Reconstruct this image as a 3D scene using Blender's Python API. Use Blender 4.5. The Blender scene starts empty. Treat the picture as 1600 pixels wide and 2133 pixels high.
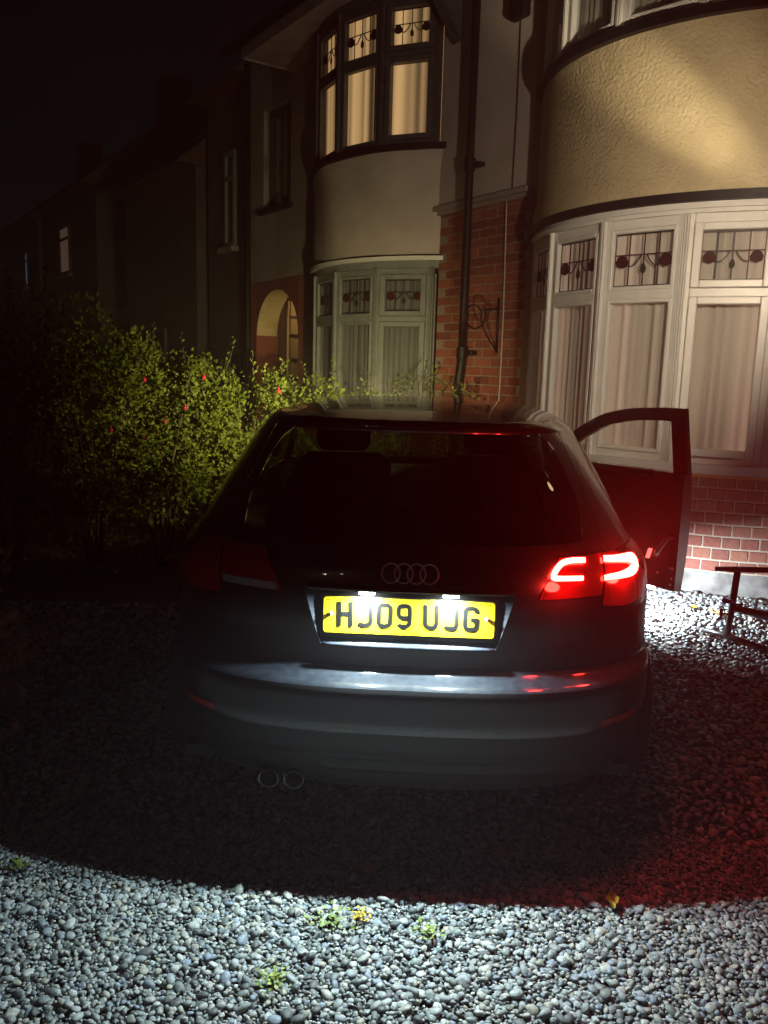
import bpy, bmesh, math, random
import numpy as np
from mathutils import Vector, Matrix
random.seed(11); RNG = np.random.default_rng(5)
sc = bpy.context.scene
COL = sc.collection
PI = math.pi

# ------------------------------------------------------------------ camera
CAM_H, PITCH, ROLL = 1.55, math.radians(9.9), math.radians(1.6)
cam = bpy.data.cameras.new('camera'); camo = bpy.data.objects.new('camera', cam); COL.objects.link(camo)
cam.sensor_fit = 'VERTICAL'; cam.sensor_height = 24.0; cam.lens = 24.0*1725/2133
cam.clip_start = 0.05; cam.clip_end = 400
_fw = Vector((0, math.cos(PITCH), -math.sin(PITCH))); _up = Vector((0, math.sin(PITCH), math.cos(PITCH))); _r = Vector((1, 0, 0))
_rt = _r*math.cos(ROLL)+_up*math.sin(ROLL); _u2 = _up*math.cos(ROLL)-_r*math.sin(ROLL)
m = Matrix.Identity(4)
for i in range(3):
    m[i][0], m[i][1], m[i][2] = _rt[i], _u2[i], -_fw[i]
m[2][3] = CAM_H
camo.matrix_world = m
sc.camera = camo
# ------------------------------------------------------------------ night sky, moon, exposure
w = bpy.data.worlds.new('World'); sc.world = w; w.use_nodes = True
nt = w.node_tree; nt.nodes.clear()
sky = nt.nodes.new('ShaderNodeTexSky'); sky.sky_type = 'NISHITA'; sky.sun_disc = False
sky.sun_elevation = math.radians(25); sky.sun_rotation = math.radians(200)
bg = nt.nodes.new('ShaderNodeBackground'); bg.inputs['Strength'].default_value = 0.0004
wo = nt.nodes.new('ShaderNodeOutputWorld')
nt.links.new(sky.outputs[0], bg.inputs[0]); nt.links.new(bg.outputs[0], wo.inputs[0])
sl = bpy.data.lights.new('moon', 'SUN'); sl.energy = 0.004; sl.angle = math.radians(0.5); sl.color = (1, .95, .9)
so = bpy.data.objects.new('moon', sl); COL.objects.link(so)
so.rotation_euler = (math.radians(65), 0, math.radians(-20))
sc.view_settings.view_transform = 'Standard'; sc.view_settings.look = 'None'
sc.view_settings.exposure = 0.0; sc.view_settings.gamma = 1.0; sc.view_settings.use_curve_mapping = False
sc.render.engine = 'CYCLES'
cy = sc.cycles
cy.use_denoising = True; cy.max_bounces = 7; cy.diffuse_bounces = 3; cy.glossy_bounces = 4; cy.transmission_bounces = 4
cy.transparent_max_bounces = 12; cy.volume_bounces = 0; cy.sample_clamp_indirect = 2.0; cy.sample_clamp_direct = 0
cy.caustics_reflective = False; cy.caustics_refractive = False; cy.blur_glossy = 0.1

# ------------------------------------------------------------------ helpers
def tag(o, label=None, cat=None, group=None, kind=None):
    if label: o['label'] = label
    if cat: o['category'] = cat
    if group: o['group'] = group
    if kind: o['kind'] = kind
    return o
def empty(name, loc=(0, 0, 0), rz=0.0, parent=None):
    o = bpy.data.objects.new(name, None); COL.objects.link(o); o.location = loc; o.rotation_euler = (0, 0, rz)
    o.empty_display_size = .1
    if parent: o.parent = parent
    return o
class MB:
    def __init__(s): s.v = []; s.f = []
    def add(s, vs, fs):
        b = len(s.v); s.v.extend([tuple(map(float, p)) for p in vs]); s.f.extend([tuple(i+b for i in f) for f in fs]); return s
    def quadgrid(s, rows, closed=False):
        n = len(rows[0]); vs = [p for r in rows for p in r]; fs = []
        for i in range(len(rows)-1):
            for j in range(n if closed else n-1):
                k = (j+1) % n
                fs.append((i*n+j, i*n+k, (i+1)*n+k, (i+1)*n+j))
        return s.add(vs, fs)
    def box(s, x0, x1, y0, y1, z0, z1, T=None, bev=0.0):
        if bev <= 0:
            vs = [(x, y, z) for z in (z0, z1) for y in (y0, y1) for x in (x0, x1)]
            fs = [(0, 2, 3, 1), (4, 5, 7, 6), (0, 1, 5, 4), (2, 6, 7, 3), (0, 4, 6, 2), (1, 3, 7, 5)]
        else:
            b = bev; vs = []; idx = {}
            X = (x0, x1); Y = (y0, y1); Z = (z0, z1)
            for i in (0, 1):
                for j in (0, 1):
                    for k in (0, 1):
                        sx, sy, sz = (1, -1)[i], (1, -1)[j], (1, -1)[k]
                        idx[i, j, k, 'x'] = len(vs); vs.append((X[i], Y[j]+sy*b, Z[k]+sz*b))
                        idx[i, j, k, 'y'] = len(vs); vs.append((X[i]+sx*b, Y[j], Z[k]+sz*b))
                        idx[i, j, k, 'z'] = len(vs); vs.append((X[i]+sx*b, Y[j]+sy*b, Z[k]))
            fs = []
            for i in (0, 1):
                fs.append([idx[i, j, k, 'x'] for j, k in ((0, 0), (1, 0), (1, 1), (0, 1))])
                fs.append([idx[j, i, k, 'y'] for j, k in ((0, 0), (1, 0), (1, 1), (0, 1))])
                fs.append([idx[j, k, i, 'z'] for j, k in ((0, 0), (1, 0), (1, 1), (0, 1))])
                for j in (0, 1):
                    fs.append([idx[i, j, 0, 'x'], idx[i, j, 1, 'x'], idx[i, j, 1, 'y'], idx[i, j, 0, 'y']])
                    fs.append([idx[i, 0, j, 'x'], idx[i, 1, j, 'x'], idx[i, 1, j, 'z'], idx[i, 0, j, 'z']])
                    fs.append([idx[0, i, j, 'y'], idx[1, i, j, 'y'], idx[1, i, j, 'z'], idx[0, i, j, 'z']])
                    for k in (0, 1): fs.append([idx[i, j, k, 'x'], idx[i, j, k, 'y'], idx[i, j, k, 'z']])
        if T: vs = [T(*p) for p in vs]
        return s.add(vs, fs)
    def tube(s, path, r, n=8, cap=True):
        P = [Vector(p) for p in path]; rows = []
        rr = r if isinstance(r, (list, tuple)) else [r]*len(P)
        ref = Vector((0, 0, 1))
        t0 = (P[1]-P[0]).normalized()
        if abs(t0.dot(ref)) > .9: ref = Vector((1, 0, 0))
        a = t0.cross(ref).normalized()
        for i, p in enumerate(P):
            t = (P[min(i+1, len(P)-1)]-P[max(i-1, 0)]).normalized()
            a = (a-t*a.dot(t)).normalized(); b = t.cross(a)
            rows.append([p+(a*math.cos(2*PI*k/n)+b*math.sin(2*PI*k/n))*rr[i] for k in range(n)])
        base = len(s.v); s.quadgrid(rows, True)
        if cap:
            s.f.append(tuple(base+k for k in range(n))); s.f.append(tuple(base+(len(P)-1)*n+k for k in reversed(range(n))))
        return s
    def arcbox(s, C, r0, r1, z0, z1, a0, a1, n):
        rows = []
        for i in range(n+1):
            a = math.radians(a0+(a1-a0)*i/n); c, q = -math.cos(a), -math.sin(a)
            rows.append([(C[0]+r*c, C[1]+r*q, z) for r, z in ((r0, z0), (r1, z0), (r1, z1), (r0, z1))])
        base = len(s.v); s.quadgrid(rows, True)
        s.f.append((base, base+1, base+2, base+3)); e = base+n*4; s.f.append((e+3, e+2, e+1, e))
        return s
    def build(s, name, mat, parent=None, smooth=False, sub=None, fixn=True):
        vs = s.v
        if sub is not None: vs = [(x-sub[0], y-sub[1], z-sub[2]) for x, y, z in vs]
        me = bpy.data.meshes.new(name); me.from_pydata(vs, [], s.f); me.update()
        if fixn:
            b = bmesh.new(); b.from_mesh(me); bmesh.ops.recalc_face_normals(b, faces=b.faces); b.to_mesh(me); b.free()
        if smooth:
            me.polygons.foreach_set('use_smooth', [True]*len(me.polygons))
        me.materials.append(mat)
        o = bpy.data.objects.new(name, me); COL.objects.link(o)
        if parent: o.parent = parent
        return o
def sharp(o, deg=35):
    try: o.data.set_sharp_from_angle(angle=math.radians(deg))
    except Exception: pass
    return o
def light(name, kind, loc, energy, color, parent=None, direction=None, **kw):
    l = bpy.data.lights.new(name, kind); l.energy = energy; l.color = color
    for k, v in kw.items(): setattr(l, k, v)
    o = bpy.data.objects.new(name, l); COL.objects.link(o); o.location = loc
    if direction is not None: o.rotation_euler = Vector(direction).to_track_quat('-Z', 'Y').to_euler()
    if parent: o.parent = parent
    return o

# ------------------------------------------------------------------ materials
MATS = {}
def mat(name, c1, c2=None, rough=.5, metallic=0., coat=0., scale=8., bump=0., bscale=60., rand=0., emis=None, estr=0., detail=6, spec=.5, crough=.04, cols=None, fac=(.35, .65), rvar=0.):
    if name in MATS: return MATS[name]
    M = bpy.data.materials.new(name); M.use_nodes = True; t = M.node_tree; N = t.nodes; L = t.links
    p = N['Principled BSDF']; p.inputs['Roughness'].default_value = rough; p.inputs['Metallic'].default_value = metallic
    p.inputs['Coat Weight'].default_value = coat; p.inputs['Coat Roughness'].default_value = crough; p.inputs['Specular IOR Level'].default_value = spec
    p.inputs['Base Color'].default_value = (*c1, 1)
    geo = N.new('ShaderNodeNewGeometry')
    src = None
    if c2 is not None:
        nz = N.new('ShaderNodeTexNoise'); nz.inputs['Scale'].default_value = scale; nz.inputs['Detail'].default_value = detail
        L.new(geo.outputs['Position'], nz.inputs['Vector'])
        rp = N.new('ShaderNodeValToRGB'); rp.color_ramp.elements[0].position = fac[0]; rp.color_ramp.elements[1].position = fac[1]
        rp.color_ramp.elements[0].color = (*c1, 1); rp.color_ramp.elements[1].color = (*c2, 1)
        L.new(nz.outputs['Fac'], rp.inputs['Fac']); src = rp.outputs['Color']
        if rvar:
            mr = N.new('ShaderNodeMapRange'); mr.inputs['To Min'].default_value = max(rough-rvar, .02); mr.inputs['To Max'].default_value = rough+rvar
            L.new(nz.outputs['Fac'], mr.inputs['Value']); L.new(mr.outputs[0], p.inputs['Roughness'])
    if cols is not None:   # a colour picked at random for every separate piece
        oi = N.new('ShaderNodeObjectInfo'); ad = N.new('ShaderNodeMath'); ad.operation = 'ADD'
        L.new(oi.outputs['Random'], ad.inputs[0]); L.new(geo.outputs['Random Per Island'], ad.inputs[1])
        fr = N.new('ShaderNodeMath'); fr.operation = 'FRACT'; L.new(ad.outputs[0], fr.inputs[0])
        rp = N.new('ShaderNodeValToRGB'); rp.color_ramp.interpolation = 'CONSTANT'
        els = rp.color_ramp.elements
        for i, c in enumerate(cols):
            if i == 0: els[0].position = 0; els[0].color = (*c, 1)
            elif i == len(cols)-1: els[len(els)-1].position = i/len(cols); els[len(els)-1].color = (*c, 1)
            else: els.new(i/len(cols)).color = (*c, 1)
        L.new(fr.outputs[0], rp.inputs['Fac'])
        if src is not None:
            mx = N.new('ShaderNodeMix'); mx.data_type = 'RGBA'; mx.blend_type = 'MULTIPLY'; mx.inputs['Factor'].default_value = 1
            L.new(rp.outputs['Color'], mx.inputs['A']); L.new(src, mx.inputs['B']); src = mx.outputs['Result']
        else: src = rp.outputs['Color']
    if src is not None: L.new(src, p.inputs['Base Color'])
    if bump:
        n2 = N.new('ShaderNodeTexNoise'); n2.inputs['Scale'].default_value = bscale; n2.inputs['Detail'].default_value = 5
        L.new(geo.outputs['Position'], n2.inputs['Vector'])
        bp = N.new('ShaderNodeBump'); bp.inputs['Strength'].default_value = 1; bp.inputs['Distance'].default_value = bump
        L.new(n2.outputs['Fac'], bp.inputs['Height']); L.new(bp.outputs['Normal'], p.inputs['Normal'])
    if emis: p.inputs['Emission Color'].default_value = (*emis, 1); p.inputs['Emission Strength'].default_value = estr
    MATS[name] = M; return M
def glassmat(name, tint, rough=.0, ior=1.5):
    M = bpy.data.materials.new(name); M.use_nodes = True; t = M.node_tree; N = t.nodes; L = t.links; N.clear()
    tr = N.new('ShaderNodeBsdfTransparent'); tr.inputs[0].default_value = (*tint, 1)
    gl = N.new('ShaderNodeBsdfGlossy'); gl.inputs['Roughness'].default_value = rough
    lw = N.new('ShaderNodeLayerWeight'); lw.inputs['Blend'].default_value = .5            # Schlick: 4 % head-on, rising at grazing angles
    pw = N.new('ShaderNodeMath'); pw.operation = 'POWER'; pw.inputs[1].default_value = 5.; L.new(lw.outputs['Facing'], pw.inputs[0])
    fr = N.new('ShaderNodeMath'); fr.operation = 'MULTIPLY_ADD'; fr.inputs[1].default_value = .92; fr.inputs[2].default_value = .05; L.new(pw.outputs[0], fr.inputs[0])
    mx = N.new('ShaderNodeMixShader'); out = N.new('ShaderNodeOutputMaterial')
    L.new(fr.outputs[0], mx.inputs[0]); L.new(tr.outputs[0], mx.inputs[1]); L.new(gl.outputs[0], mx.inputs[2]); L.new(mx.outputs[0], out.inputs['Surface'])
    MATS[name] = M; return M
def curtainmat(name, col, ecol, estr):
    # cloth with the room's light painted as emission, streaked bright and dim by fold
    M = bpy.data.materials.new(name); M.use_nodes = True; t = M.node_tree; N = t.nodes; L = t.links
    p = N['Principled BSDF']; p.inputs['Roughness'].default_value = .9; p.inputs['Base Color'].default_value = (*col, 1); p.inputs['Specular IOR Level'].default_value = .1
    at = N.new('ShaderNodeAttribute'); at.attribute_name = 'fold_glow'
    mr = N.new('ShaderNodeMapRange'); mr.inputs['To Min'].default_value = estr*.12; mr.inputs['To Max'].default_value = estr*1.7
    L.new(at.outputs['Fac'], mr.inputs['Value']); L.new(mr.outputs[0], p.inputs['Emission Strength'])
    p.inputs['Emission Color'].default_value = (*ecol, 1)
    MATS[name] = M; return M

paint = mat('car_paint', (.012, .013, .014), (.021, .0215, .022), rough=.32, coat=1., scale=300, metallic=.0, rvar=.06)
ledge_paint = mat('scuffed_bumper_paint', (.008, .010, .014), (.018, .021, .027), rough=.6, coat=1., crough=.09, spec=.1, scale=45, rvar=.10, fac=(.4, .75))
plastic = mat('black_plastic', (.012, .012, .012), (.02, .02, .02), rough=.55, scale=200, bump=.0004, bscale=900)
dusty = mat('recess_plastic', (.013, .0165, .024), (.023, .028, .037), rough=.6, scale=60, spec=.2)
chrome = mat('chrome', (.72, .72, .70), rough=.3, metallic=1.)
rubber = mat('rubber', (.015, .015, .015), rough=.8)
alloy = mat('alloy', (.35, .35, .36), rough=.35, metallic=1.)
cabin = mat('cabin_cloth', (.012, .012, .013), (.02, .02, .02), rough=.9, scale=120)
gl_rear = glassmat('privacy_glass', (.075, .08, .07)); gl_clear = glassmat('clear_glass', (.85, .88, .87)); gl_house = glassmat('window_glass', (.93, .95, .94))
lens_red = mat('red_lens', (.42, .016, .016), rough=.12, coat=1.)
lens_lit = mat('red_lens_lit', (.07, .004, .004), rough=.15, coat=1., emis=(1, .02, .015), estr=.06)
lens_clear = mat('reversing_lens', (.30, .26, .26), rough=.15, coat=1.)
led_red = mat('lit_light_guide', (.5, .02, .02), rough=.3, emis=(1, .013, .009), estr=130.)
led_red_s = mat('lit_light_guide_outer', (.5, .02, .02), rough=.3, emis=(1, .013, .009), estr=150.)
lamp_white = mat('plate_lamp_lens', (.8, .85, .9), rough=.3, emis=(.80, .92, 1.), estr=70.)
reflector = mat('door_reflector_glow', (.6, .02, .02), rough=.2, emis=(1, .10, .08), estr=3.)  # reflector given its own red glow
plate_y = mat('plate_yellow', (.86, .62, .012), (.90, .66, .016), rough=.35, scale=30)
plate_k = mat('plate_black', (.004, .004, .004), rough=.6, spec=.1)
white_cap = mat('white_plastic', (.8, .8, .8), rough=.4)
brick_m = mat('red_brick', (.75, .72, .70), (1, 1, 1), rough=.85, scale=45, bump=.0015, bscale=160, cols=[(.30, .085, .05), (.34, .10, .06), (.26, .07, .045), (.37, .12, .07), (.22, .06, .045), (.32, .09, .055), (.28, .09, .065)])
brick_b = mat('buff_red_brick', (.78, .75, .74), (1, 1, 1), rough=.85, scale=45, bump=.0015, bscale=160, cols=[(.38, .155, .115), (.42, .165, .12), (.33, .13, .10), (.44, .19, .13), (.38, .14, .105), (.35, .155, .12)])
mortar = mat('mortar', (.24, .17, .135), (.33, .245, .20), rough=.95, scale=60, bump=.002, bscale=200)
mortar_w = mat('pale_mortar', (.52, .47, .38), (.62, .57, .47), rough=.95, scale=60, bump=.002, bscale=200)
stucco = mat('cream_roughcast', (.52, .43, .26), (.61, .51, .32), rough=.75, scale=5, bump=.014, bscale=42, detail=8)
render_g = mat('neighbour_render', (.46, .395, .355), (.54, .465, .42), rough=.9, scale=3.5, bump=.003, bscale=60)
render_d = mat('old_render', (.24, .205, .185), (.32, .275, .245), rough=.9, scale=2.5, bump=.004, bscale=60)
concrete = mat('plinth_concrete', (.14, .13, .12), (.36, .36, .35), rough=.9, scale=9, bump=.004, bscale=40)
upvc = mat('white_frame', (.74, .73, .70), (.80, .79, .77), rough=.35, scale=10)
green_frame = mat('grey_green_frame', (.17, .185, .18), (.22, .235, .23), rough=.6, scale=12, bump=.001, bscale=50)
dark_frame = mat('dark_timber_frame', (.05, .05, .05), (.075, .075, .07), rough=.6, scale=15)
blackpaint = mat('black_gloss_paint', (.006, .006, .006), (.011, .010, .010), rough=.5, scale=25, bump=.002, bscale=50, spec=.25)
tan_edge = mat('tan_sill_edge', (.55, .32, .13), rough=.5)
lead = mat('lead_came', (.02, .02, .02), rough=.5)
st_red = mat('ruby_glass', (.045, .012, .012), rough=.5, spec=.1); st_grn = mat('green_glass', (.03, .035, .02), rough=.5, spec=.1)
tile = mat('roof_tile', (.05, .03, .025), (.08, .05, .04), rough=.8, scale=10, bump=.01, bscale=20)
soffit = mat('soffit_paint', (.30, .25, .23), (.38, .32, .29), rough=.8, scale=6)
soil = mat('dark_soil', (.022, .020, .018), (.05, .046, .042), rough=.95, scale=25, bump=.01, bscale=60)
lawn = mat('garden_soil', (.03, .032, .02), (.05, .05, .035), rough=.95, scale=6, bump=.02, bscale=25)
pebble_m = mat('pebble', (.60, .62, .62), (1, 1, 1), rough=.55, scale=130, bump=.0006, bscale=500, cols=[(.22, .25, .255), (.32, .355, .36), (.44, .48, .475), (.27, .305, .295), (.12, .135, .14), (.56, .59, .575), (.42, .41, .34), (.27, .33, .40), (.40, .43, .40), (.19, .21, .19), (.50, .50, .45), (.31, .35, .335), (.37, .42, .44), (.13, .14, .145)])
LEAFC = [(1.75*c[0], 1.55*c[1], .8*c[2]) for c in [(.055, .085, .02), (.075, .11, .028), (.04, .065, .018), (.095, .13, .035), (.065, .09, .03), (.05, .075, .025)]]
leaf_m = mat('hedge_leaf', (1, 1, 1), rough=.6, spec=.2, cols=LEAFC)
leaf_y = mat('yellowing_leaf', (.55, .40, .03), (.42, .28, .02), rough=.6, scale=60)
leaf_t = mat('tan_leaf', (.40, .22, .08), (.30, .15, .05), rough=.7, scale=60)
leaf_g = mat('weed_leaf', (.16, .26, .05), (.30, .36, .07), rough=.6, scale=40)
straw_m = mat('dry_straw', (.5, .46, .30), rough=.8)
fuchsia_m = mat('fuchsia_red', (.45, .02, .05), rough=.5)
bark = mat('bark', (.06, .045, .03), (.1, .075, .05), rough=.9, scale=30)
stand_m = mat('black_tube_paint', (.010, .009, .010), rough=.35, coat=.3)
blue_m = mat('blue_knob', (.01, .06, .75), rough=.25, coat=.6)
cord_m = mat('dark_cord', (.02, .018, .025), rough=.5)
white_cord = mat('white_cord', (.42, .36, .30), rough=.5)
cur_warm = curtainmat('glowing_curtain', (.5, .42, .3), (1, .57, .24), .44)
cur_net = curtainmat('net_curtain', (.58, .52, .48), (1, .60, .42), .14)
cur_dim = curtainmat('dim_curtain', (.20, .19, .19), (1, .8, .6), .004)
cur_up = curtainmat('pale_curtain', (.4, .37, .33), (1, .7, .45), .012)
lit_cool = mat('lit_hall_window', (.3, .4, .5), emis=(.35, .65, 1.), estr=1.6)
lit_dim = mat('dim_lit_blind', (.3, .25, .2), (.35, .28, .23), rough=.8, emis=(1, .6, .42), estr=.05)
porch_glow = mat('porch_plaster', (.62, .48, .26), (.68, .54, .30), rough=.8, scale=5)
bulb_m = mat('warm_bulb', (.9, .8, .6), emis=(1, .72, .36), estr=12.)
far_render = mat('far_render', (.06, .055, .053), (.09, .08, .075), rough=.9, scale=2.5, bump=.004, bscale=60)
shaded_recess = mat('shaded_porch_wall', (.05, .018, .013), (.08, .03, .02), rough=.8, scale=20)  # recess brick darkened in its colour to stand for the porch shade
steel = mat('exhaust_steel', (.20, .20, .20), (.10, .10, .10), rough=.4, metallic=1., scale=40)

# ================================================================== SETTING
TH = math.radians(34)
FP = (.90, 7.5); FD = (-math.sin(TH), math.cos(TH)); FN = (-math.cos(TH), -math.sin(TH))
def fac(s, out=0., z=0.):                 # a point on the house front: along it (away to the left), out from it, up
    return (FP[0]+FD[0]*s+FN[0]*out, FP[1]+FD[1]*s+FN[1]*out, z)
def facT(s, out, z): return fac(s, out, z)
def smooth(a, b, x):
    t = min(max((x-a)/(b-a), 0), 1); return t*t*(3-2*t)
def ground_z(x, y):
    out = (x-FP[0])*FN[0]+(y-FP[1])*FN[1]
    return .13*(1-smooth(.45, 1.5, out))
RHO = 1.53
BAYC = (2.70, 6.80)
NBC = (FP[0]+FD[0]*1.94-FN[0]*1.06, FP[1]+FD[1]*1.94-FN[1]*1.06)

g = MB(); N = 60
xs = np.concatenate([np.linspace(-60, -6, 10), np.linspace(-5.5, 6, 60), np.linspace(7, 60, 10)]); ys = np.concatenate([np.linspace(-60, -1, 8), np.linspace(-.5, 9, 60), np.linspace(10, 60, 10)])
g.quadgrid([[(x, y, ground_z(x, y)-.03) for x in xs] for y in ys])
tag(g.build('ground', lawn, smooth=True), kind='structure')
dr = MB()
def in_drive(x, y):
    t = (x-fac(.35)[0])*FD[0]+(y-fac(.35)[1])*FD[1]       # beyond the hedge line is the neighbour's garden
    return t < -.1 or (y < 4.6 and x > -3.2 and t < 1.2)
gx = np.linspace(-3.2, 4.6, 79); gy = np.linspace(-1.5, 7.2, 88)
rows = [[(x, y, ground_z(x, y)-.012+.006*math.sin(x*31+y*17)*math.sin(y*23)) for x in gx] for y in gy]
drive = tag(dr.quadgrid(rows).build('driveway', soil, smooth=True), kind='structure')

# pebbles: rounded flat stones; the largest in view as single pieces, the rest as one sheet of real stones
def pebble_shape(sub, seed):
    b = bmesh.new(); bmesh.ops.create_icosphere(b, subdivisions=sub, radius=1)
    r = np.random.default_rng(seed); k = r.normal(size=(5, 3)); ph = r.uniform(0, 6, 5)
    V = np.array([v.co[:] for v in b.verts]); F = np.array([[v.index for v in f.verts] for f in b.faces])
    d = 1+.15*sum(np.sin(V@k[i]*1.6+ph[i]) for i in range(5))/1.6
    V = V*d[:, None]*np.array([1.15+r.uniform(-.15, .3), .85+r.uniform(-.1, .15), .46+r.uniform(-.08, .14)]); b.free()
    return V, F
SH2 = [pebble_shape(2, i) for i in range(8)]; SH1 = [pebble_shape(1, 40+i) for i in range(8)]
def car_local(x, y):
    a = math.radians(2.4); vx, vy = x-.08, y-2.33
    return vx*math.cos(a)-vy*math.sin(a), vx*math.sin(a)+vy*math.cos(a)
spots = []
def scatter(x0, x1, y0, y1, sp, near):
    nx = int((x1-x0)/sp); ny = int((y1-y0)/sp)
    for j in range(ny):
        for i in range(nx):
            x = x0+(i+.5*(j % 2)+RNG.uniform(-.42, .42))*sp; y = y0+(j+RNG.uniform(-.42, .42))*sp
            cx, cyy = car_local(x, y)
            if abs(cx) < .75 and .9 < cyy < 4.2: continue
            if abs(x) > (.52*y+.14 if near else .62*max(y, 1)+.35): continue
            out = (x-FP[0])*FN[0]+(y-FP[1])*FN[1]
            if out < .02 or math.hypot(x-BAYC[0], y-BAYC[1]) < RHO+.06: continue
            t = (x-fac(.35)[0])*FD[0]+(y-fac(.35)[1])*FD[1]
            if t > .2 and y > 4.4: continue
            r = sp*RNG.choice([.40, .5, .6, .72], p=[.25, .35, .28, .12])*RNG.uniform(.8, 1.05)
            spots.append((x, y, r, near))
scatter(-1.35, 1.35, 1.55, 2.62, .0112, True)
scatter(-1.35, 1.35, 1.56, 2.6, .0195, True)
scatter(-2.3, 2.6, 2.62, 3.4, .027, False)
def wide(x0, x1, y0, y1, sp):          # the drive goes on beside and behind the photographer
    for j in range(int((y1-y0)/sp)):
        for i in range(int((x1-x0)/sp)):
            x = x0+(i+RNG.uniform(.1, .9))*sp; y = y0+(j+RNG.uniform(.1, .9))*sp
            if 1.55 < y < 2.62 and abs(x) < min(.52*y+.14, 1.35): continue
            spots.append((x, y, sp*RNG.uniform(.42, .62), False))
wide(-2.6, 2.7, .6, 2.62, .023)
scatter(.8, 3.2, 3.4, 6.0, .030, False)
scatter(-3.0, -.7, 3.4, 5.2, .034, False)
def pose(x, y, r, lift):
    lift += .35*max(r-.009, 0)
    a = RNG.uniform(0, 2*PI); R = Matrix.Rotation(a, 3, 'Z') @ Matrix.Rotation(RNG.normal(0, .28), 3, 'X') @ Matrix.Rotation(RNG.normal(0, .28), 3, 'Y')
    return R, Vector((x, y, ground_z(x, y)+lift+RNG.uniform(-.004, .006)))
near = [s for s in spots if s[3] and s[1] < 2.25 and abs(s[0]) < .47*s[1]+.02 and s[1] > 1.72]
near.sort(key=lambda s: -s[2]/s[1]); single = set(map(id, near[:300]))
pm = []
for V, F in SH2:
    me = bpy.data.meshes.new('pebble'); me.from_pydata(V.tolist(), [], F.tolist()); me.polygons.foreach_set('use_smooth', [True]*len(F)); me.materials.append(pebble_m); pm.append(me)
for k, s in enumerate(near[:300]):
    o = bpy.data.objects.new('pebble', pm[k % 8]); COL.objects.link(o); o.parent = drive
    R, T = pose(s[0], s[1], s[2], .006); o.matrix_local = Matrix.Translation(T) @ R.to_4x4() @ Matrix.Scale(s[2], 4)
AV = []; AF = []; base = 0
for k, s in enumerate(spots):
    if id(s) in single: continue
    V, F = (SH2 if (s[3] and s[1] < 2.26 and s[2] > .0062) else SH1)[k % 8]
    R, T = pose(s[0], s[1], s[2], .002)
    AV.append((V*s[2])@np.array(R).T+np.array(T)); AF.append(F+base); base += len(V)
AV = np.concatenate(AV); AF = np.concatenate(AF)
me = bpy.data.meshes.new('gravel'); me.vertices.add(len(AV)); me.vertices.foreach_set('co', AV.ravel().astype(np.float32))
me.loops.add(len(AF)*3); me.loops.foreach_set('vertex_index', AF.ravel().astype(np.int32))
me.polygons.add(len(AF)); me.polygons.foreach_set('loop_start', np.arange(0, len(AF)*3, 3, dtype=np.int32))
me.polygons.foreach_set('use_smooth', [True]*len(AF)); me.update(calc_edges=True); me.materials.append(pebble_m)
gr = bpy.data.objects.new('gravel', me); COL.objects.link(gr); gr.parent = drive; tag(gr, kind='stuff')

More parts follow.
